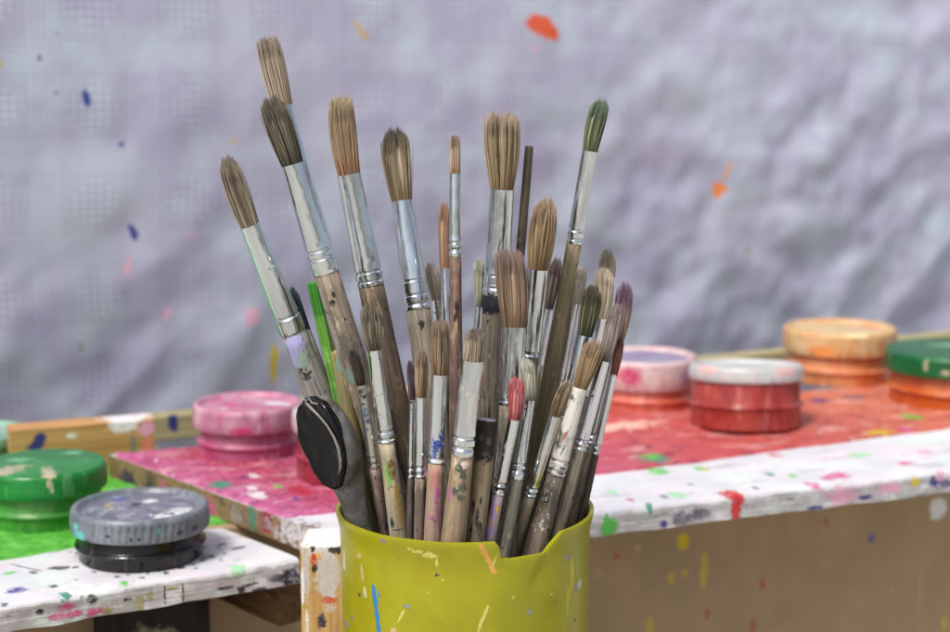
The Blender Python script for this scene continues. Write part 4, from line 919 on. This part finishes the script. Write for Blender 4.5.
def make_jar(cx,y_lid,y_skirt,y_base,w_lid,w_body,zb,body_m,lid_m,disc_m,lab,ribs=66,recess=True,rib=.0005,neck=True,splats=(),y_board=None,domed=0,tilt=0):
    b=on_level(cx,y_base,zb)
    rb=w_body/2*b.y/F
    for _ in range(4): rb=w_body/2*(b.y+rb)/F
    ctr=Vector((b.x*(b.y+rb)/b.y,b.y+rb,zb)); rl=w_lid/2*ctr.y/F*1.0
    zs=at_depth(cx,y_skirt,ctr.y-rl).z-zb; zl=at_depth(cx,y_lid,ctr.y).z-zb
    root=empty('paint_jar',Matrix.Translation(ctr)@Matrix.Rotation(R(tilt),4,'X')); tag(root,lab,'paint jar','paint jars on the table boards')
    h=zl; mb=MB()
    e=.0012
    zn=zs
    prof=[(rb*.95,0),(rb,.0012)]
    if neck:
        zr=zs*.50
        prof+=[(rb,zr-.0016),(rb*1.005,zr-.0013),(rb*1.045,zr-.0007),(rb*1.055,zr),(rb*1.045,zr+.0007),(rb*1.0,zr+.0013),(rb*.985,zr+.002)]
    prof+=[(rb*.985,zs-.0004),(rb*.97,zs+.001),(rb*.97,h-.003)]
    mb.lathe(prof,64,wob=.006,seed=cx)
    body=mb.build('jar_body',body_m(()),root,sharp=45)
    mb=MB(); n=ribs*4
    lp=[(rl*.955,zs+.0003),(rl*.985,zs),(rl,zs+.0006),(rl*1.004,zs+(h-zs)*.4),(rl,h-.0038),(rl*.995,h-.0022),(rl*.975,h-.0007),(rl*.945,h-.0001),(rl*.915,h)]
    if recess: lp+=[(rl*.885,h-.0004),(rl*.865,h-.0016),(rl*.845,h-.0024),(rl*.83,h-.0026)]
    def rf(r,a,z):
        if zs+.0008<z<h-.003: r=r*(1-rib/rl*(.5+.5*math.cos(a*ribs)))
        return r*(1+.004*mnoise.noise(Vector((math.cos(a)*2+cx,math.sin(a)*2,z*80))))
    rows=mb.lathe(lp,n,cap0=True,cap1=not recess,rfun=rf)
    zd=h-.0026
    def topfn(x,y):
        r=math.hypot(x,y)
        z=(zd+.0012*(1-(r/rl)**2)+domed*(1-(r/rl)**2)) if recess else h+domed*max(0,1-(r/(rl*.915))**2)
        return Vector((x,y,z)),Vector((0,0,1))
    if not recess and domed:
        mb.f.pop() if False else None
    lmats=[None]; tops=[]; sides=[]
    if recess:
        lmats.append(None); prev=rows[-1]; c=None
        for f in (.75,.5,.25):
            cur=[mb.vert(topfn(rl*.83*f*math.cos(2*math.pi*i/n),rl*.83*f*math.sin(2*math.pi*i/n))[0]) for i in range(n)]
            for i in range(n): mb.face((prev[i],prev[(i+1)%n],cur[(i+1)%n],cur[i]),1)
            prev=cur
        mb.face(prev,1)
    lrf=rf_of(lp)
    for s in splats:
        kind,px,py,w,hh,m,sd=s[:7]; k=ctr.y/F
        if kind=='top':
            q=on_level(px,py,zb+h-(.001 if recess else 0))-ctr; (tops if recess else sides).append(((q.x,q.y,h),(w*k*.55,hh*k/.24*.55,.0045),m,.5,(0,0,0)))
        else:
            u=max(-.97,min(.97,(px-cx)/(w_lid/2))); th=FRONT+math.asin(u); z=at_depth(px,py,ctr.y-rl*math.cos(math.asin(u))).z-zb
            sides.append(cyl_spot(lambda z:rl*1.003,th,z,w*k/max(.3,math.cos(math.asin(u)))*1.1,hh*k*1.1,m,.5))
    lmats[0]=lid_m(tuple(sides))
    if recess: lmats[1]=disc_m(tuple(tops))
    lid=mb.build('lid',lmats,root,sharp=42)
    return root
W1=S(236,232,236)
pm=paint_mat
make_jar(142,503,546,574,141,127,ZA,plastic('black_body',S(14,14,16),S(26,26,30),S(100,102,110),.14,thr=.72,sss=0),
  plastic('grey_lid',S(112,118,130),S(138,144,154),S(60,62,72),.34,stain=S(150,156,164),thr=.73),
  plastic('grey_disc',S(104,104,122),S(140,140,158),S(60,60,76),.3,stain=S(176,178,190),thr=.7),
  'paint jar with a translucent grey ribbed lid over black paint, in front at left',ribs=58,rib=.0009,
  splats=[('side',91,536,13,10,pm('turquoise',S(92,196,196),.45,.1),2),('side',87,528,6,9,pm('turquoise',S(92,196,196),.45,.1),4),('side',124,537,6,3.4,BK,5),('side',147,540,3.4,4,BK,6),('side',155,540,3.4,4,BK,7),('side',100,541,8,3,BK,8),('side',192,533,6,4,BK,9),('side',174,531,3,7,pm('turquoise',S(92,196,196),.45,.1),10),('side',205,528,4,6,BK,13),
   ('top',118,497,16,4,pm('cobalt',S(50,80,170),.4,.15),1),('top',108,503,8,4,pm('mustard',S(176,164,92),.5,.15),3),('top',112,506,5,3,pm('mustard',S(176,164,92),.5,.15),5),('top',184,510,30,10,pm('white_blob',S(232,230,232),.5,.06),6),('top',165,514,30,5,pm('white_blob',S(232,230,232),.5,.06),8),('top',150,500,16,4,pm('white_blob',S(232,230,232),.5,.06),12),('top',136,503,12,4,pm('navy',S(24,26,48),.3,.3),14),('top',133,498,3,2,pm('mustard',S(176,164,92),.5,.15),15)])
make_jar(46,462,502,536,128,116,ZA,plastic('green_body',S(56,140,44),S(88,172,66),S(170,196,150),.35,stain=S(98,160,80)),
  plastic('green_lid',S(22,128,50),S(36,148,66),S(150,190,150),.3,thr=.72),None,'paint jar with a bright green lid behind the grey lidded jar',ribs=80,recess=False,rib=.0003,
  splats=[('side',69,476,13,7,pm('putty',S(190,176,150),.6,.15),3),('side',68,484,6,8,pm('putty',S(190,176,150),.6,.15),4),('side',70,490,3,7,pm('putty',S(190,176,150),.6,.15),6),('side',104,459,5,8,pm('turquoise',S(92,196,196),.45,.1),7),('top',72,453,22,4,pm('pale_leaf',S(110,180,130),.5,.1),8),('top',20,460,24,5,pm('pale_leaf',S(110,180,130),.5,.1),9),('side',6,474,26,3,pm('putty',S(190,176,150),.6,.15),11),('top',85,449,16,3,pm('putty',S(190,176,150),.6,.15),12)])
make_jar(-22,430,452,474,104,96,ZA,plastic('mint_body',S(110,170,120),S(140,196,150),W1,.35),
  plastic('mint_lid',S(140,190,164),S(164,208,184),W1,.35),plastic('mint_disc',S(140,176,160),S(176,204,190),W1,.4),'pale mint green lidded paint jar cut off by the left edge of the photo',ribs=50)
make_jar(249,401,436,464,112,100,ZB,plastic('pink_body',S(188,96,132),S(208,136,162),S(240,216,226),.35,stain=S(190,70,120),thr=.7),
  plastic('pink_lid',S(198,130,158),S(216,166,184),S(246,226,234),.38,stain=S(206,110,150),thr=.7),plastic('pink_disc',S(204,124,156),S(222,172,190),W1,.35,stain=S(200,66,124)),'paint jar with a pink lid, left of the black scoop',ribs=54,rib=.0003,
  splats=[('top',250,394,26,5,WHB,2),('top',278,402,34,5,WHB,4),('top',214,398,22,6,pm('rose_deep',S(204,60,116),.4,.12),5),('side',250,432,26,8,pm('rose_deep',S(204,60,116),.4,.12),7),('top',230,404,16,5,pm('rose_deep',S(204,60,116),.4,.12),8)])
make_jar(352,408,441,490,121,112,ZB,plastic('crimson_body',S(150,36,56),S(172,60,78),S(200,130,140),.35,stain=S(150,36,50)),
  plastic('milky_lid',S(214,190,200),S(228,214,220),S(210,110,140),.35),plastic('milky_disc',S(206,190,200),W1,S(200,90,120),.4),'crimson paint jar with a milky lid half hidden behind the black scoop',ribs=54,rib=.0003)
make_jar(644,354,393,414,107,100,ZB,plastic('coral_body',S(222,104,84),S(234,140,120),S(246,210,196),.35,stain=S(226,90,60)),
  plastic('clear_pink_lid',S(226,196,196),S(236,216,214),S(206,100,110),.3,stain=S(214,150,160),thr=.66),plastic('violet_disc',S(140,130,172),S(176,166,196),W1,.35,stain=S(164,140,176)),'paint jar with a violet recessed top and white rim, right beside the brushes',ribs=40,rib=.0002,
  splats=[('side',622,378,22,20,pm('raspberry',S(190,50,100),.4,.15),2),('side',606,372,14,24,pm('salmon',S(226,120,110),.4,.15),3),('side',682,378,12,14,pm('lilac',S(166,140,186),.5,.15),5),('top',682,351,12,5,WHB,6),('top',612,352,20,6,pm('salmon',S(226,120,110),.4,.15),7)])
make_jar(745,364,390,438,116,111,ZB,plastic('red_body',S(164,54,48),S(184,78,68),S(220,160,150),.22,stain=S(150,44,42),thr=.7),
  plastic('clear_lid',S(206,206,206),S(224,222,220),S(206,140,140),.3,stain=S(196,210,210),thr=.68),plastic('clear_disc',S(206,214,214),S(226,228,226),S(214,150,140),.4),'red paint jar with a clear whitish lid, foremost on the red paint',ribs=40,rib=.0002,tilt=-5,
  splats=[('side',700,372,16,12,pm('salmon_pale',S(222,176,170),.4,.15),3),('side',778,376,22,14,pm('salmon_pale',S(222,176,170),.4,.15),5),('side',752,369,30,5,pm('mint_pale',S(178,214,206),.4,.1),6)])
make_jar(838,326,359,389,113,104,ZB,plastic('orange_body',S(222,136,84),S(234,160,110),S(244,206,170),.35,stain=S(226,120,66)),
  plastic('peach_lid',S(226,180,120),S(236,204,156),S(226,130,90),.4,stain=S(226,150,100),thr=.66),plastic('peach_disc',S(230,196,140),S(238,212,170),S(226,120,80),.4),'pale orange paint jar with a peach lid, farthest back on the right',ribs=40,rib=.0002,
  splats=[('top',870,326,26,5,pm('salmon',S(226,120,110),.4,.15),2),('side',810,352,24,12,pm('amber',S(226,140,70),.4,.12),4),('side',842,335,30,7,pm('butter',S(240,220,170),.4,.1),6)])
make_jar(950,348,381,414,134,122,ZB,plastic('amber_body',S(206,96,36),S(222,124,60),S(236,170,120),.3,stain=S(196,80,30)),
  plastic('dark_green_lid',S(16,96,48),S(26,114,62),S(110,150,120),.32,thr=.74),None,'orange paint jar with a dark green lid at the right edge',ribs=70,recess=False,rib=.0003,
  splats=[('top',960,345,60,6,pm('pale_leaf',S(110,180,130),.5,.1),3),('side',908,366,3,12,pm('putty',S(190,176,150),.6,.15),4),('side',925,373,8,5,pm('putty',S(190,176,150),.6,.15),6)])
# ------------------------------------------------------------------ wooden pieces round the table
def beam(name,p0,direction,length,depth,z0,z1,mats,lab,cat,bev=.0012,extra=None):
    d=Vector(direction).normalized(); n=Vector((-d.y,d.x,0)); mb=MB(); ns=max(6,int(length/.006)); rows=[]
    h=z1-z0; b=bev
    prof=[(b,0),(depth-b,0),(depth,b),(depth,h-b),(depth-b,h),(b,h),(0,h-b),(0,h*.6),(0,h*.3),(0,b)]
    for i in range(ns+1):
        x=length*i/ns
        rows.append([mb.vert((x,y+.0004*mnoise.noise(Vector((x*60,y*80,z*80))),z+.0004*mnoise.noise(Vector((x*50,z*90,y*70+5))))) for y,z in prof])
    m=len(prof)
    for a,c in zip(rows,rows[1:]):
        for k in range(m): mb.face((a[k],a[(k+1)%m],c[(k+1)%m],c[k]))
    mb.face(rows[0][::-1]); mb.face(rows[-1])
    if extra:
        sl=[]; extra(mb,sl,length,depth,h); mats=[mats[0](tuple(sl))]
    elif callable(mats[0]): mats=[mats[0](())]
    M=Matrix(((d.x,n.x,0,p0[0]),(d.y,n.y,0,p0[1]),(0,0,1,z0),(0,0,0,1)))
    o=mb.build(name,mats,M=M,sharp=40); tag(o,lab,cat); return o
tanw=raw_wood('tan',S(176,128,80),S(206,160,106),S(150,104,62),False)
def face_spot(x,z,w,h,c,rough=.4,rot=0,y=0): return ((x,y,z),(w/2,.004,h/2),c,rough,(0,-rot,0))
def blk(mb,sl,L,D,H):
    sl.append(((L-.014,D/2,H),(.016,D,.0035),WHB,.35,(0,0,0))); sl.append(face_spot(L-.017,H-.003,.018,.009,WHB)); sl.append(face_spot(L-.004,H-.006,.008,.012,PINKW,.3))
    sl.append(face_spot(L-.012,H*.45,.004,.014,S(110,120,110))); sl.append(face_spot(.0142,H*.62,.008,.015,NAVY,.3,-.6)); sl.append(face_spot(L*.42,H*.75,.006,.003,WHB)); sl.append(face_spot(L-.004,H*.4,.006,.010,S(226,120,110)))
pe=on_level(155,453,.087)
beam('wooden_block',(pe-E1*.078).xy,E1,.078,.014,.0815,.1075,[tanw],'tan wooden block with white painted end lying behind the green lidded jar','wood block',extra=blk)
yel=raw_wood('straw',S(164,154,112),S(184,174,134),S(140,130,92),False)
def rl(mb,sl,L,D,H): sl.append(face_spot(.022,.011,.007,.013,NAVY,.3))
rp=on_level(140,447,.084)
beam('table_rail',(rp+E2*.035+E1*.005).xy,E1,.62,.012,.0775,.0935,[yel],'straw coloured wooden rail running along the back of the paint table','rail',extra=rl).rotation_euler.rotate_axis('Y',R(-1.3))
# post at the table corner
def pst(mb,mats,L,D,H): pass
postw=raw_wood('post',S(176,138,84),S(206,170,112),S(140,104,62),True)
def make_post():
    y0=.632; x0=at_depth(300,560,y0).x; x1,y1=x0+.027,y0+.024; zt=at_depth(318,544,y0).z; zb=-.25; b=.0015
    mb=MB(); nz=60; ring=[(x0+b,y0),(x0+.006,y0),(x0+.013,y0),(x1-.006,y0),(x1-b,y0),(x1,y0+b),(x1,y1-b),(x1-b,y1),(x0+b,y1),(x0,y1-b),(x0,y0+.01),(x0,y0+b)]
    rows=[]
    zs=[zb+(zt-b-zb)*i/nz for i in range(nz+1)]
    for z in zs: rows.append([mb.vert((x+.0004*mnoise.noise(Vector((x*90,y*90,z*30))),y+.0004*mnoise.noise(Vector((x*90,y*90,z*30+9))),z)) for x,y in ring])
    cx,cy=(x0+x1)/2,(y0+y1)/2
    rows.append([mb.vert((cx+(x-cx)*.9,cy+(y-cy)*.9,zt)) for x,y in ring])
    for a,c in zip(rows,rows[1:]):
        for k in range(len(ring)): mb.face((a[k],a[(k+1)%len(ring)],c[(k+1)%len(ring)],c[k]))
    mb.face(rows[0][::-1]); mb.face(rows[-1])
    sl=[]; ff=lambda a,c:(Vector((a,y0-.0006,c)),Vector((0,-1,0))); tf=lambda a,c:(Vector((a,c,zt+.0003)),Vector((0,0,1)))
    def sp(px,py,w,h,c,sd,rot=0,rough=.4):
        p=on_plane(px,py,(0,y0,0),Vector((0,1,0))); k=y0/F; sl.append(((p.x,y0,p.z),(w*k*.58,.004,h*k*.56),c,rough*1.3,(0,-rot,0)))
    gw=pm('grey_white',S(196,192,188),.55,.1)
    sp(328,572,26,56,gw,2,rough=.3); sp(330,592,14,34,gw,3); sp(306,570,7,60,gw,4,rough=.3); sp(318,548,30,14,gw,6)
    sp(336,548,16,16,BK,7,rough=.3); sp(313,549,6,7,BK,8); sp(314,560,6,14,pm('signal_red',S(196,52,54),.45,.15),9,rough=.3); sp(314,569,7,8,BK,10); sp(328,537,30,5,RED,11,rough=.4); sp(306,540,10,6,pm('mint',S(150,220,160),.5,.1),12)
    sp(330,600,18,8,pm('burnt_orange',S(196,92,50),.5,.15),13,rough=.4); sp(322,622,9,18,pm('midnight',S(44,44,70),.5,.2),14,rough=.3); sp(302,590,4,44,WHB,15,rough=.3); sp(307,622,3,34,WHB,16)
    sl.append(((cx,cy,zt),(.02,.02,.002),WHB,.3,(0,0,0)))
    o=mb.build('table_post',postw(tuple(sl)),sharp=40); tag(o,'paint stained wooden post at the table corner just left of the yellow cup','post')
make_post()
dkw=raw_wood('dim',S(96,70,46),S(126,94,62),S(72,52,36),False)
cr=A1+dirL*.012-eA*.004
beam('wooden_batten',(cr+dirL*.235).xy,-dirL,.235,.014,.046,.0688,[dkw],'dim brown wooden batten beneath the left board beside the post','batten')
bl=on_level(92,640,.06); 
blackw=raw_wood('blackened',S(24,22,20),S(38,35,32),S(18,17,16),True)
q=on_plane(146,625,Vector((0,.70,0)),Vector((0,1,0)))
beam('table_leg',(q.x-.024,.700),(1,.0,0),.048,.030,-.25,.0688,[blackw],'black painted leg below the left board under the grey lidded jar','table leg')
# brown board closing the space below the table
t=NT('brown_panel'); v=t.coords((1,1,1),rand=False); n=t.noise(v,26,4,.6); n2=t.noise(v,200,3,.6)
gv=t.noise(t.coords((9,9,2.2),rand=False),9,4,.6); n=t.math('MULTIPLY_ADD',gv,.15,t.math('MULTIPLY',n,.85)); c=t.mix(t.step(n,.25,.75),S(164,140,110),S(180,154,122)); c=t.mix(t.math('MULTIPLY',t.step(n2,.6,.7),.25),c,S(204,178,144))
def panel_m(spots):
    c2,pm_=t.spots(c,spots,(150,500),amp=(1.2,.5)); return t.done(c2,.8,normal=t.bump(n2,.15,.001),spec=.2)
panel_mats=[panel_m]
def pan(mb,sl,L,D,H):
    def sp(px,py,w,h,c,sd,rot=0):
        p=on_plane(px,py,PP,E2)-PP; k=.85/F; sl.append(((p.dot(E1)+.45,0,p.z+.25),(w*k*.55,.004,h*k*.52),c,.3,(0,0,0)))
    my=pm('mustard_drip',S(196,176,84),.5,.1); dy=pm('sunny_yellow',S(214,190,40),.5,.12); tr=pm('terracotta',S(176,110,80),.5,.1); br=pm('beige_drop',S(186,160,124),.5,.1)
    sp(683,541,13,18,dy,2); sp(704,570,9,44,my,3); sp(650,627,10,22,my,5); sp(598,573,8,14,br,6); sp(671,578,7,12,my,7); sp(685,573,6,8,my,8); sp(763,584,8,12,tr,9); sp(707,614,7,12,tr,10); sp(753,625,8,16,tr,11); sp(872,538,10,12,pm('grape',S(120,104,150),.5,.1),12); sp(938,508,24,26,pm('white_blob',S(232,230,232),.5,.06),13); sp(893,589,5,10,br,14); sp(944,624,8,18,my,16); sp(638,548,9,10,br,17); sp(617,556,8,8,tr,18); sp(826,522,6,10,tr,19); sp(920,590,4,60,br,21); sp(570,600,6,20,my,22)
PP=P0.xy.to_3d()+E2*.085+Vector((0,0,0))
o=beam('back_panel',(PP-E1*.45).xy,E1,1.2,.006,-.25,.0815,panel_mats,'plain brown board closing the space below the table, dotted with paint drips','panel',extra=pan)

# the table is one piece of furniture: boards, rail, batten, post and leg are its parts
stand=empty('paint_table',Matrix.Translation((P0.x,P0.y+.1,-.25)))
tag(stand,'paint crusted wooden table in two board levels that carries all the lidded paint jars','table')
bpy.context.view_layer.update()
for o in list(COL.objects):
    if o.parent is None and o.name in ('table_top','side_board','table_rail','table_post','wooden_batten','table_leg'):
        W=o.matrix_world.copy(); o.parent=stand; o.matrix_parent_inverse=stand.matrix_world.inverted(); o.matrix_basis=W
        if 'category' in o: del o['category']
        o.name={'table_top':'table_top','side_board':'side_board','table_rail':'rail','table_post':'post','wooden_batten':'batten','table_leg':'leg'}[o.name]
# ------------------------------------------------------------------ patterned tablecloth hung up behind
CD=Vector((math.cos(R(23)),math.sin(R(23)),0)); CN=Vector((math.sin(R(23)),-math.cos(R(23)),0))   # CN faces the camera
C0=Vector((0,1.13,0))
def cloth_h(u,z):
    """relief of the hanging cloth (m, towards the viewer): long slanting folds, stronger low down, and fine creases"""
    low=max(0,min(1,(.34-z)/.30)); right=max(0,min(1,(u+.05)/.3))
    a=R(52); s=u*math.sin(a)-z*math.cos(a); l=u*math.cos(a)+z*math.sin(a)
    f1=mnoise.noise(Vector((s*13,l*3.2,1.7))); f2=mnoise.noise(Vector((s*27,l*15,4.2)))
    f3=mnoise.noise(Vector((u*26,z*30,9.1))); f4=mnoise.noise(Vector((u*66,z*56,2.6)))
    big=mnoise.noise(Vector((u*3.5,z*3,7.7)))
    ridge=1-abs(mnoise.noise(Vector((s*15+3,l*4,6.1))))*2
    h=.006*big+ (.001+.0055*low)*f1+ (.0010+.0032*low+.0014*right)*f2+ (.0006+.0026*right+.0016*low)*f3+ (.0004+.0016*right+.0009*low)*f4+ .003*low*max(0,ridge)**2
    return h*.85-.30*max(0,.37-max(z,-.02))**2
def cloth_pt(u,z): return C0+CD*u+Vector((0,0,z))+CN*cloth_h(u,z)
def cloth_fn(u,z):
    e=.002; p=cloth_pt(u,z); n=(cloth_pt(u+e,z)-p).cross(cloth_pt(u,z+e)-p).normalized()
    if n.dot(CN)<0: n=-n
    return p,n
def make_cloth():
    mb=MB(); u0,u1,z0,z1=-.62,.78,-.24,.72; nu,nz=330,240; g=[]
    for k in range(nz+1):
        z=z0+(z1-z0)*k/nz
        g.append([mb.vert(cloth_pt(u0+(u1-u0)*i/nu,z),(u0+(u1-u0)*i/nu,z)) for i in range(nu+1)])
    for k in range(nz):
        for i in range(nu): mb.face((g[k][i],g[k][i+1],g[k+1][i+1],g[k+1][i]))
    t=NT('damask_cloth'); uv=t.n('ShaderNodeUVMap'); sx=t.n('ShaderNodeSeparateXYZ')
    wob=t.n('ShaderNodeVectorMath',operation='ADD'); t.t.links.new(uv.outputs[0],wob.inputs[0])
    nz_=t.noisec(uv.outputs[0],9,2); sc=t.n('ShaderNodeVectorMath',operation='SCALE'); t.t.links.new(nz_,sc.inputs[0]); sc.inputs['Scale'].default_value=.006; t.t.links.new(sc.outputs[0],wob.inputs[1])
    t.t.links.new(wob.outputs[0],sx.inputs[0]); U,V=sx.outputs[0],sx.outputs[1]
    P=.062
    def band(x,off):
        d=t.math('ABSOLUTE',t.math('SUBTRACT',t.math('MODULO',t.math('ADD',x,10*P+off),P),P/2))      # 0 at the band's centre
        inb=t.math('SUBTRACT',1.0,t.step(d,.0085,.0100))
        lines=t.step(t.math('COSINE',t.math('MULTIPLY',d,2*math.pi/.0040)),-.2,.5)
        return inb,t.math('MULTIPLY',inb,lines),d
    bu,lu,du=band(U,.012); bv,lv,dv=band(V,.03)
    tw=2*math.pi/.0074
    dia=t.math('MULTIPLY',t.math('SINE',t.math('MULTIPLY',t.math('ADD',U,V),tw*.7)),t.math('SINE',t.math('MULTIPLY',t.math('SUBTRACT',U,V),tw*.7)))
    dia=t.step(dia,-.1,.35)
    # the lattice fills a lozenge inside each square, plain satin round it
    mu=t.math('SUBTRACT',P/2,du); mv=t.math('SUBTRACT',P/2,dv)
    loz=t.math('SUBTRACT',1.0,t.step(t.math('ADD',mu,mv),.019,.021))
    cell=t.math('MULTIPLY',t.math('MULTIPLY',t.math('SUBTRACT',1.0,bu),t.math('SUBTRACT',1.0,bv)),loz)
    pat=t.math('MAXIMUM',t.math('MAXIMUM',lu,lv),t.math('MULTIPLY',cell,dia))
    plain=t.math('MULTIPLY',t.math('SUBTRACT',1.0,cell),.35)
    pat=t.math('MAXIMUM',pat,plain)
    blot=t.noise(uv.outputs[0],16,3,.6); blot2=t.noise(uv.outputs[0],9,2,.5)
    c=t.mix(t.step(blot,.40,.62),S(192,191,218),S(203,215,230)); c=t.mix(t.math('MULTIPLY',t.step(blot2,.45,.65),.6),c,S(204,204,224))
    c=t.mix(t.math('MULTIPLY',pat,.75),t.mix(.32,c,S(112,108,128)),c)
    ro=t.math('MULTIPLY_ADD',pat,-.22,.72)
    thread=t.noise(t.coords((2400,2400,2400),'UV',False),1,1,.5)
    b=t.bump(pat,.25,.0006); b=t.bump(thread,.12,.0003,b)
    spots=[]
    def sp(px,py,w,h,c,sd,rot=0,rough=.3):
        p=on_plane(px,py,C0,CN)-C0; k=(p+C0).y/F; spots.append(((p.dot(CD),p.z,0),(w*k*.55,h*k*.55,1),c,rough,(0,0,rot)))
    nv=pm('ultramarine',S(48,66,150),.5,.15); og=pm('tangerine',S(226,92,48),.5,.12); pk=pm('blush',S(226,178,200),.55,.08); sd_=pm('sand',S(206,180,140),.55,.1); lgn=pm('sage',S(150,176,140),.55,.1)
    sp(87,98,7,17,nv,1,rot=.2); sp(123,145,6,6,nv,2); sp(136,235,9,19,nv,3,rot=.2); sp(40,58,4,6,nv,4); sp(57,93,3,4,GREYP,5); sp(1,65,4,7,pm('mustard_drip',S(196,176,84),.5,.1),6); sp(57,34,3,3,GREYP,7)
    sp(131,270,7,24,pk,8,rot=-.25); sp(173,317,7,18,pk,9,rot=-.3); sp(258,319,20,18,pk,10,rot=.5); sp(86,351,4,10,lgn,11); sp(412,262,6,6,pk,31); sp(196,236,14,10,pm('mauve_wash',S(204,188,218),.55,.05),32)
    sp(362,31,8,20,sd_,12,rot=.7); sp(236,141,7,6,sd_,13); sp(283,368,9,42,pm('sunny_yellow',S(214,190,40),.5,.12),14,rough=.15)
    sp(543,26,34,20,og,15,rot=-.45,rough=.22); sp(555,34,12,14,og,16,rough=.3); sp(537,49,5,8,pk,17,rot=.4); sp(727,191,15,15,pm('apricot',S(240,140,70),.5,.12),18,rough=.4); sp(733,172,5,22,pm('apricot_pale',S(226,176,140),.5,.12),19,rot=-.3,rough=.2); sp(757,251,6,9,lgn,20)
    c,pm_=t.spots(c,tuple(spots),(130,420),'UV',solid=1); mats=[t.done(c,ro,normal=b,spec=.35,Sheen_Weight=.15)]
    o=mb.build('hanging_tablecloth',mats); tag(o,'pale lilac white damask tablecloth hung as a crumpled backdrop, flecked with paint','tablecloth')
    m=o.modifiers.new('thickness','SOLIDIFY'); m.thickness=.0008; m.offset=-1
make_cloth()
# ------------------------------------------------------------------ what the cup stands on, and the ground
bw=raw_wood('bench',S(120,98,72),S(150,126,96),S(96,80,60),False)(())
root=empty('wooden_bench',Matrix.Translation((0,.585,-.25))); tag(root,'weathered wooden bench that carries the yellow cup in front of the table','bench')
def box(x0,x1,y0,y1,z0,z1,name,m):
    mb=MB(); v=[mb.vert((x,y,z)) for x in (x0,x1) for y in (y0,y1) for z in (z0,z1)]
    for f in ((0,1,3,2),(4,6,7,5),(0,4,5,1),(2,3,7,6),(0,2,6,4),(1,5,7,3)): mb.face([v[i] for i in f])
    o=mb.build(name,m,root,smooth=False); md=o.modifiers.new('bevel','BEVEL'); md.width=.002; md.segments=2; return o
box(-.35,.35,-.075,.038,.228,.2505,'seat',bw); box(-.33,-.305,-.07,.033,.001,.2275,'leg',bw); box(.305,.33,-.07,.033,.001,.2275,'leg',bw)
t=NT('paving'); v=t.coords((1,1,1),rand=False); n=t.noise(v,4,5,.6); n2=t.noise(v,60,4,.6)
c=t.mix(t.step(n,.3,.7),S(178,174,164),S(196,192,184)); c=t.mix(t.math('MULTIPLY',t.step(n2,.5,.7),.3),c,S(150,146,138))
mb=MB(); a=[mb.vert(p) for p in ((-40,-40,-.25),(40,-40,-.25),(40,40,-.25),(-40,40,-.25))]; mb.face(a)
g=mb.build('ground',t.done(c,.85,normal=t.bump(n2,.3,.004),spec=.2),smooth=False); tag(g,kind='structure')
# ------------------------------------------------------------------ light, camera
w=bpy.data.worlds.new('World'); scene.world=w; w.use_nodes=True; wt=w.node_tree; bg=wt.nodes['Background']
sky=wt.nodes.new('ShaderNodeTexSky'); sky.sky_type='NISHITA'; sky.sun_disc=False
EL,AZ=R(56),R(215)      # overcast: the bright part of the sky is behind the viewer's left shoulder
sky.sun_elevation=EL; sky.sun_rotation=AZ; sky.air_density=1.0; sky.dust_density=4.0; sky.ozone_density=1.0
hs=wt.nodes.new('ShaderNodeHueSaturation'); hs.inputs['Saturation'].default_value=.6; wt.links.new(sky.outputs[0],hs.inputs['Color']); wt.links.new(hs.outputs[0],bg.inputs[0]); bg.inputs[1].default_value=.085
sun=bpy.data.lights.new('sun','SUN'); sun.energy=1.5; sun.angle=R(14); sun.color=(1,.96,.9)
so=bpy.data.objects.new('sun',sun); COL.objects.link(so)
sd=Vector((math.sin(AZ)*math.cos(EL),math.cos(AZ)*math.cos(EL),math.sin(EL)))
so.rotation_euler=sd.to_track_quat('Z','Y').to_euler(); so.location=sd*3
cd=bpy.data.cameras.new('camera'); co=bpy.data.objects.new('camera',cd); COL.objects.link(co)
co.location=EYE; co.rotation_euler=(R(90)-PITCH,0,0)
cd.sensor_width=36; cd.lens=36*F/950; cd.clip_start=.01; cd.clip_end=200
cd.dof.use_dof=True; cd.dof.focus_distance=.592; cd.dof.aperture_fstop=10.5
scene.camera=co
vs=scene.view_settings; vs.view_transform='Standard'; vs.look='None'; vs.exposure=EXPOSURE; vs.gamma=1
scene.cycles.max_bounces=8; scene.cycles.caustics_reflective=False; scene.cycles.caustics_refractive=False
